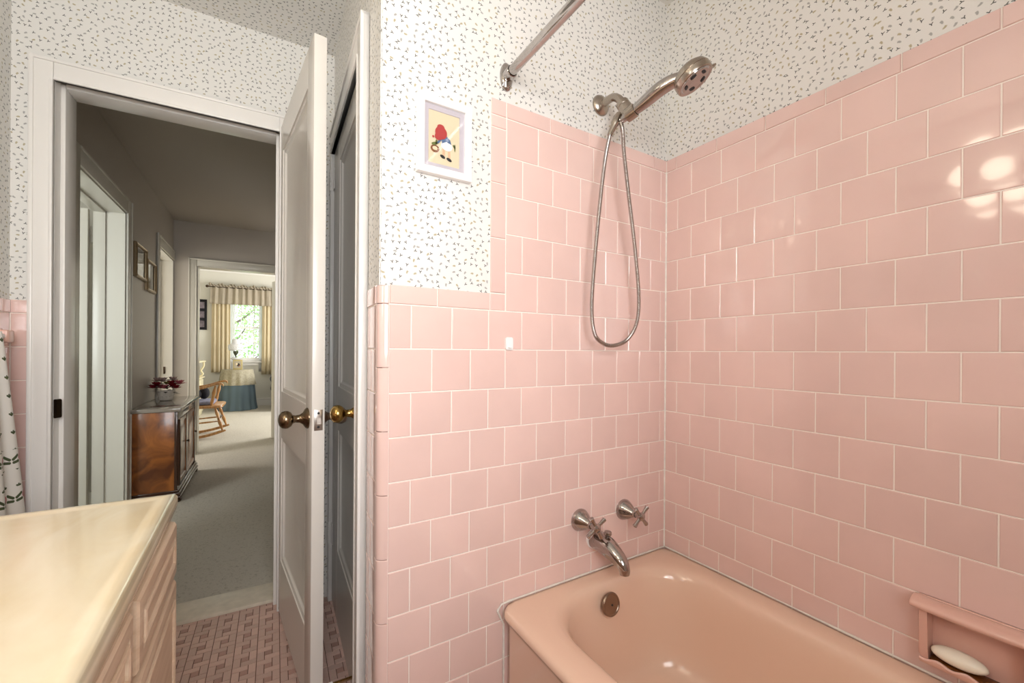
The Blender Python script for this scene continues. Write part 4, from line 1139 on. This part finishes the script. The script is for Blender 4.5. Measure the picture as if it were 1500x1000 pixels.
# cream dresser and dark armchair at the edges of the bedroom view
dt = thing('dresser', 'cream painted dresser with scrolled ledge by the bedroom wall', 'dresser', at(-1.62, 6.25, .004))
bm = NB(); box(bm, -.37, .34, -.40, .40, 0, .60, .003); box(bm, -.37, .30, -.40, .40, .60, .86, .003); obj('carcass', bm, CREAMW, dt)
bm = NB(); box(bm, -.375, .385, -.43, .43, .862, .885, .006); obj('dresser_top', bm, CREAMW, dt)
bm = NB(); box(bm, .30, .37, -.42, .42, .60, .62, .004); 
for y in (-.37, .37): tube(bm, catmull([(.31, y, .62), (.35, y, .66), (.325, y, .72), (.36, y, .79), (.36, y, .86)], 6), .014, 10)
obj('ledge', bm, CREAMW, dt)
for k, (z0, z1) in enumerate(((.06, .31), (.33, .58))):
    bm = NB(); box(bm, .341, .358, -.36, .36, z0, z1, .005); d = obj('drawer', bm, CREAMW, dt)
    for y in (-.2, .2):
        bm = NB(); lathe(bm, [(.008, 0), (.007, .012), (.015, .02), (.012, .03), (0, .032)], (.358, y, (z0+z1)/2), (1, 0, 0), 14); obj('knob', bm, BRASS, d)
at_ = thing('armchair', 'black leather rolled arm armchair right of the bedroom window', 'armchair', at(.12, 6.75, .004))
bm = NB(); box(bm, -.36, .36, -.38, .40, .08, .30, .03, 3); obj('base', bm, BLEATH, at_)
bm = NB(); box(bm, -.29, .29, -.40, .26, .302, .46, .05, 4); obj('seat', bm, BLEATH, at_)
bm = NB(); box(bm, -.36, .36, .22, .42, .30, .95, .08, 4); obj('backrest', bm, BLEATH, at_)
for g in (-1, 1):
    bm = NB(); box(bm, g*.29, g*.40, -.40, .36, .10, .56, .03, 3); tube(bm, [(g*.36, -.41, .57), (g*.36, .34, .57)], .065, 16); box(bm, g*.33, g*.415, -.405, .2, .36, .45, .03, 3); obj('arm', bm, BLEATH, at_)
for x in (-.32, .32):
    for y in (-.34, .36):
        bm = NB(); lathe(bm, [(.018, 0), (.026, .08)], (x, y, 0), (0, 0, 1), 12); obj('foot', bm, WALN, at_)

# ------------------------------------------------------------------ outside the bedroom window
bm = NB(); box(bm, -14, 14, 7.6, 30, -1.2, -1.0); o = struct('ground', bm, GRASS, FB)
def tree(s, t, h, r, label, m, m2, seed):
    R = random.Random(seed)
    T_ = thing('tree', label, 'tree', at(s, t, -1.0), 'trees outside the bedroom window')
    bm = NB(); tube(bm, [(0, 0, 0), (.05, 0, h*.3), (0, .05, h*.6), (0, 0, h*.9)], [.14, .11, .08, .02], 10)
    for k in range(7):
        a = R.uniform(0, 6.28); z = h*R.uniform(.3, .7); tube(bm, [(0, 0, z), (math.cos(a)*r*.4, math.sin(a)*r*.4, z+r*.2), (math.cos(a)*r*.8, math.sin(a)*r*.8, z+r*.5)], [.05, .03, .01], 6)
    obj('trunk', bm, BARK, T_)
    bm = NB()
    for k in range(2600):
        while True:
            p = Vector((R.uniform(-1, 1), R.uniform(-1, 1), R.uniform(-1, 1)))
            if .35 < p.length < 1: break
        c = Vector((p.x*r, p.y*r, h*.62+p.z*h*.42)); sz = R.uniform(.06, .13)
        a = Vector((R.uniform(-1, 1), R.uniform(-1, 1), R.uniform(-1, 1))).normalized(); b_ = a.orthogonal().normalized()
        f = bm.faces.new([bm.verts.new(q) for q in (c, c+a*sz*.5+b_*sz*.3, c+a*sz, c+a*sz*.5-b_*sz*.3)]); f.material_index = R.random() < .4
    obj('crown', bm, [m, m2], T_, smooth=False, recalc=False)
tree(-1.5, 12.5, 4.2, 1.5, 'leafy green tree outside the window, left behind the lamp', LEAF, LEAF2, 1)
tree(.3, 17.0, 5.0, 1.8, 'leafy green tree outside the window, right of the lamp', LEAF, LEAF2, 2)
tree(-3.6, 22.0, 6.0, 2.2, 'leafy green tree far outside the window behind the others', LEAF, LEAF2, 3)

# ------------------------------------------------------------------ light
w = bpy.data.worlds.new('World'); bpy.context.scene.world = w; w.use_nodes = True
bg = w.node_tree.nodes['Background']; bg.inputs[0].default_value = (.86, .94, 1, 1); bg.inputs[1].default_value = 2.7
def area(name, M, sx, sy, power, col=(1, 1, 1)):
    l = bpy.data.lights.new(name, 'AREA'); l.shape = 'RECTANGLE'; l.size = sx; l.size_y = sy; l.energy = power; l.color = col
    o = bpy.data.objects.new(name, l); C.objects.link(o); o.matrix_world = M
    return o
RX = lambda a: Matrix.Rotation(a, 4, 'X'); RY = lambda a: Matrix.Rotation(a, 4, 'Y')
# daylight at the window behind the camera (shines along +y)
area('window_daylight', Matrix.Translation(((WX0+WX1)/2, -1.70, (WZ0+WZ1)/2)) @ RX(PI/2), WX1-WX0-.04, WZ1-WZ0-.04, 25, (.985, .985, 1))
# bedroom light added at an invented side opening; then the side room window
area('bedroom_fill', FB @ Matrix.Translation((2.45, 5.4, 1.5)) @ RY(PI/2), 1.35, 1.55, 100, (1, .98, .95))
area('side_room_daylight', FB @ Matrix.Translation((-2.05, .02, 1.45)) @ RX(PI/2), .86, 1.06, 14, (.96, 1, .95))

area('hall_fill', FB @ Matrix.Translation((-2.72, 2.85, 1.45)) @ RY(-PI/2), 1.2, .9, 30, (1, .98, .95))  # added light without a window, brightens the hall through the far doorway

# ------------------------------------------------------------------ camera
cam = bpy.data.cameras.new('Camera'); co = bpy.data.objects.new('Camera', cam); C.objects.link(co)
f, yaw, roll = 613.8375, .548313825, 6.60305577e-03
fw_ = Vector((math.sin(yaw), math.cos(yaw), 0)); rt_ = Vector((math.cos(yaw), -math.sin(yaw), 0)); up_ = Vector((0, 0, 1))
r_ = rt_*math.cos(roll)+up_*math.sin(roll); u_ = -rt_*math.sin(roll)+up_*math.cos(roll)
Mx = Matrix.Identity(4)
for i in range(3): Mx[i][0] = r_[i]; Mx[i][1] = u_[i]; Mx[i][2] = -fw_[i]; Mx[i][3] = (-1.29262313, -1.02836093, 1.07)[i]
co.matrix_world = Mx
cam.sensor_fit = 'HORIZONTAL'; cam.sensor_width = 36; cam.lens = f/1500*36; cam.shift_y = 14.852/1500; cam.clip_start = .02
sc = bpy.context.scene; sc.camera = co
vs_ = sc.view_settings; vs_.view_transform = 'Standard'; vs_.look = 'None'; vs_.gamma = 1; vs_.use_curve_mapping = False; vs_.exposure = .36
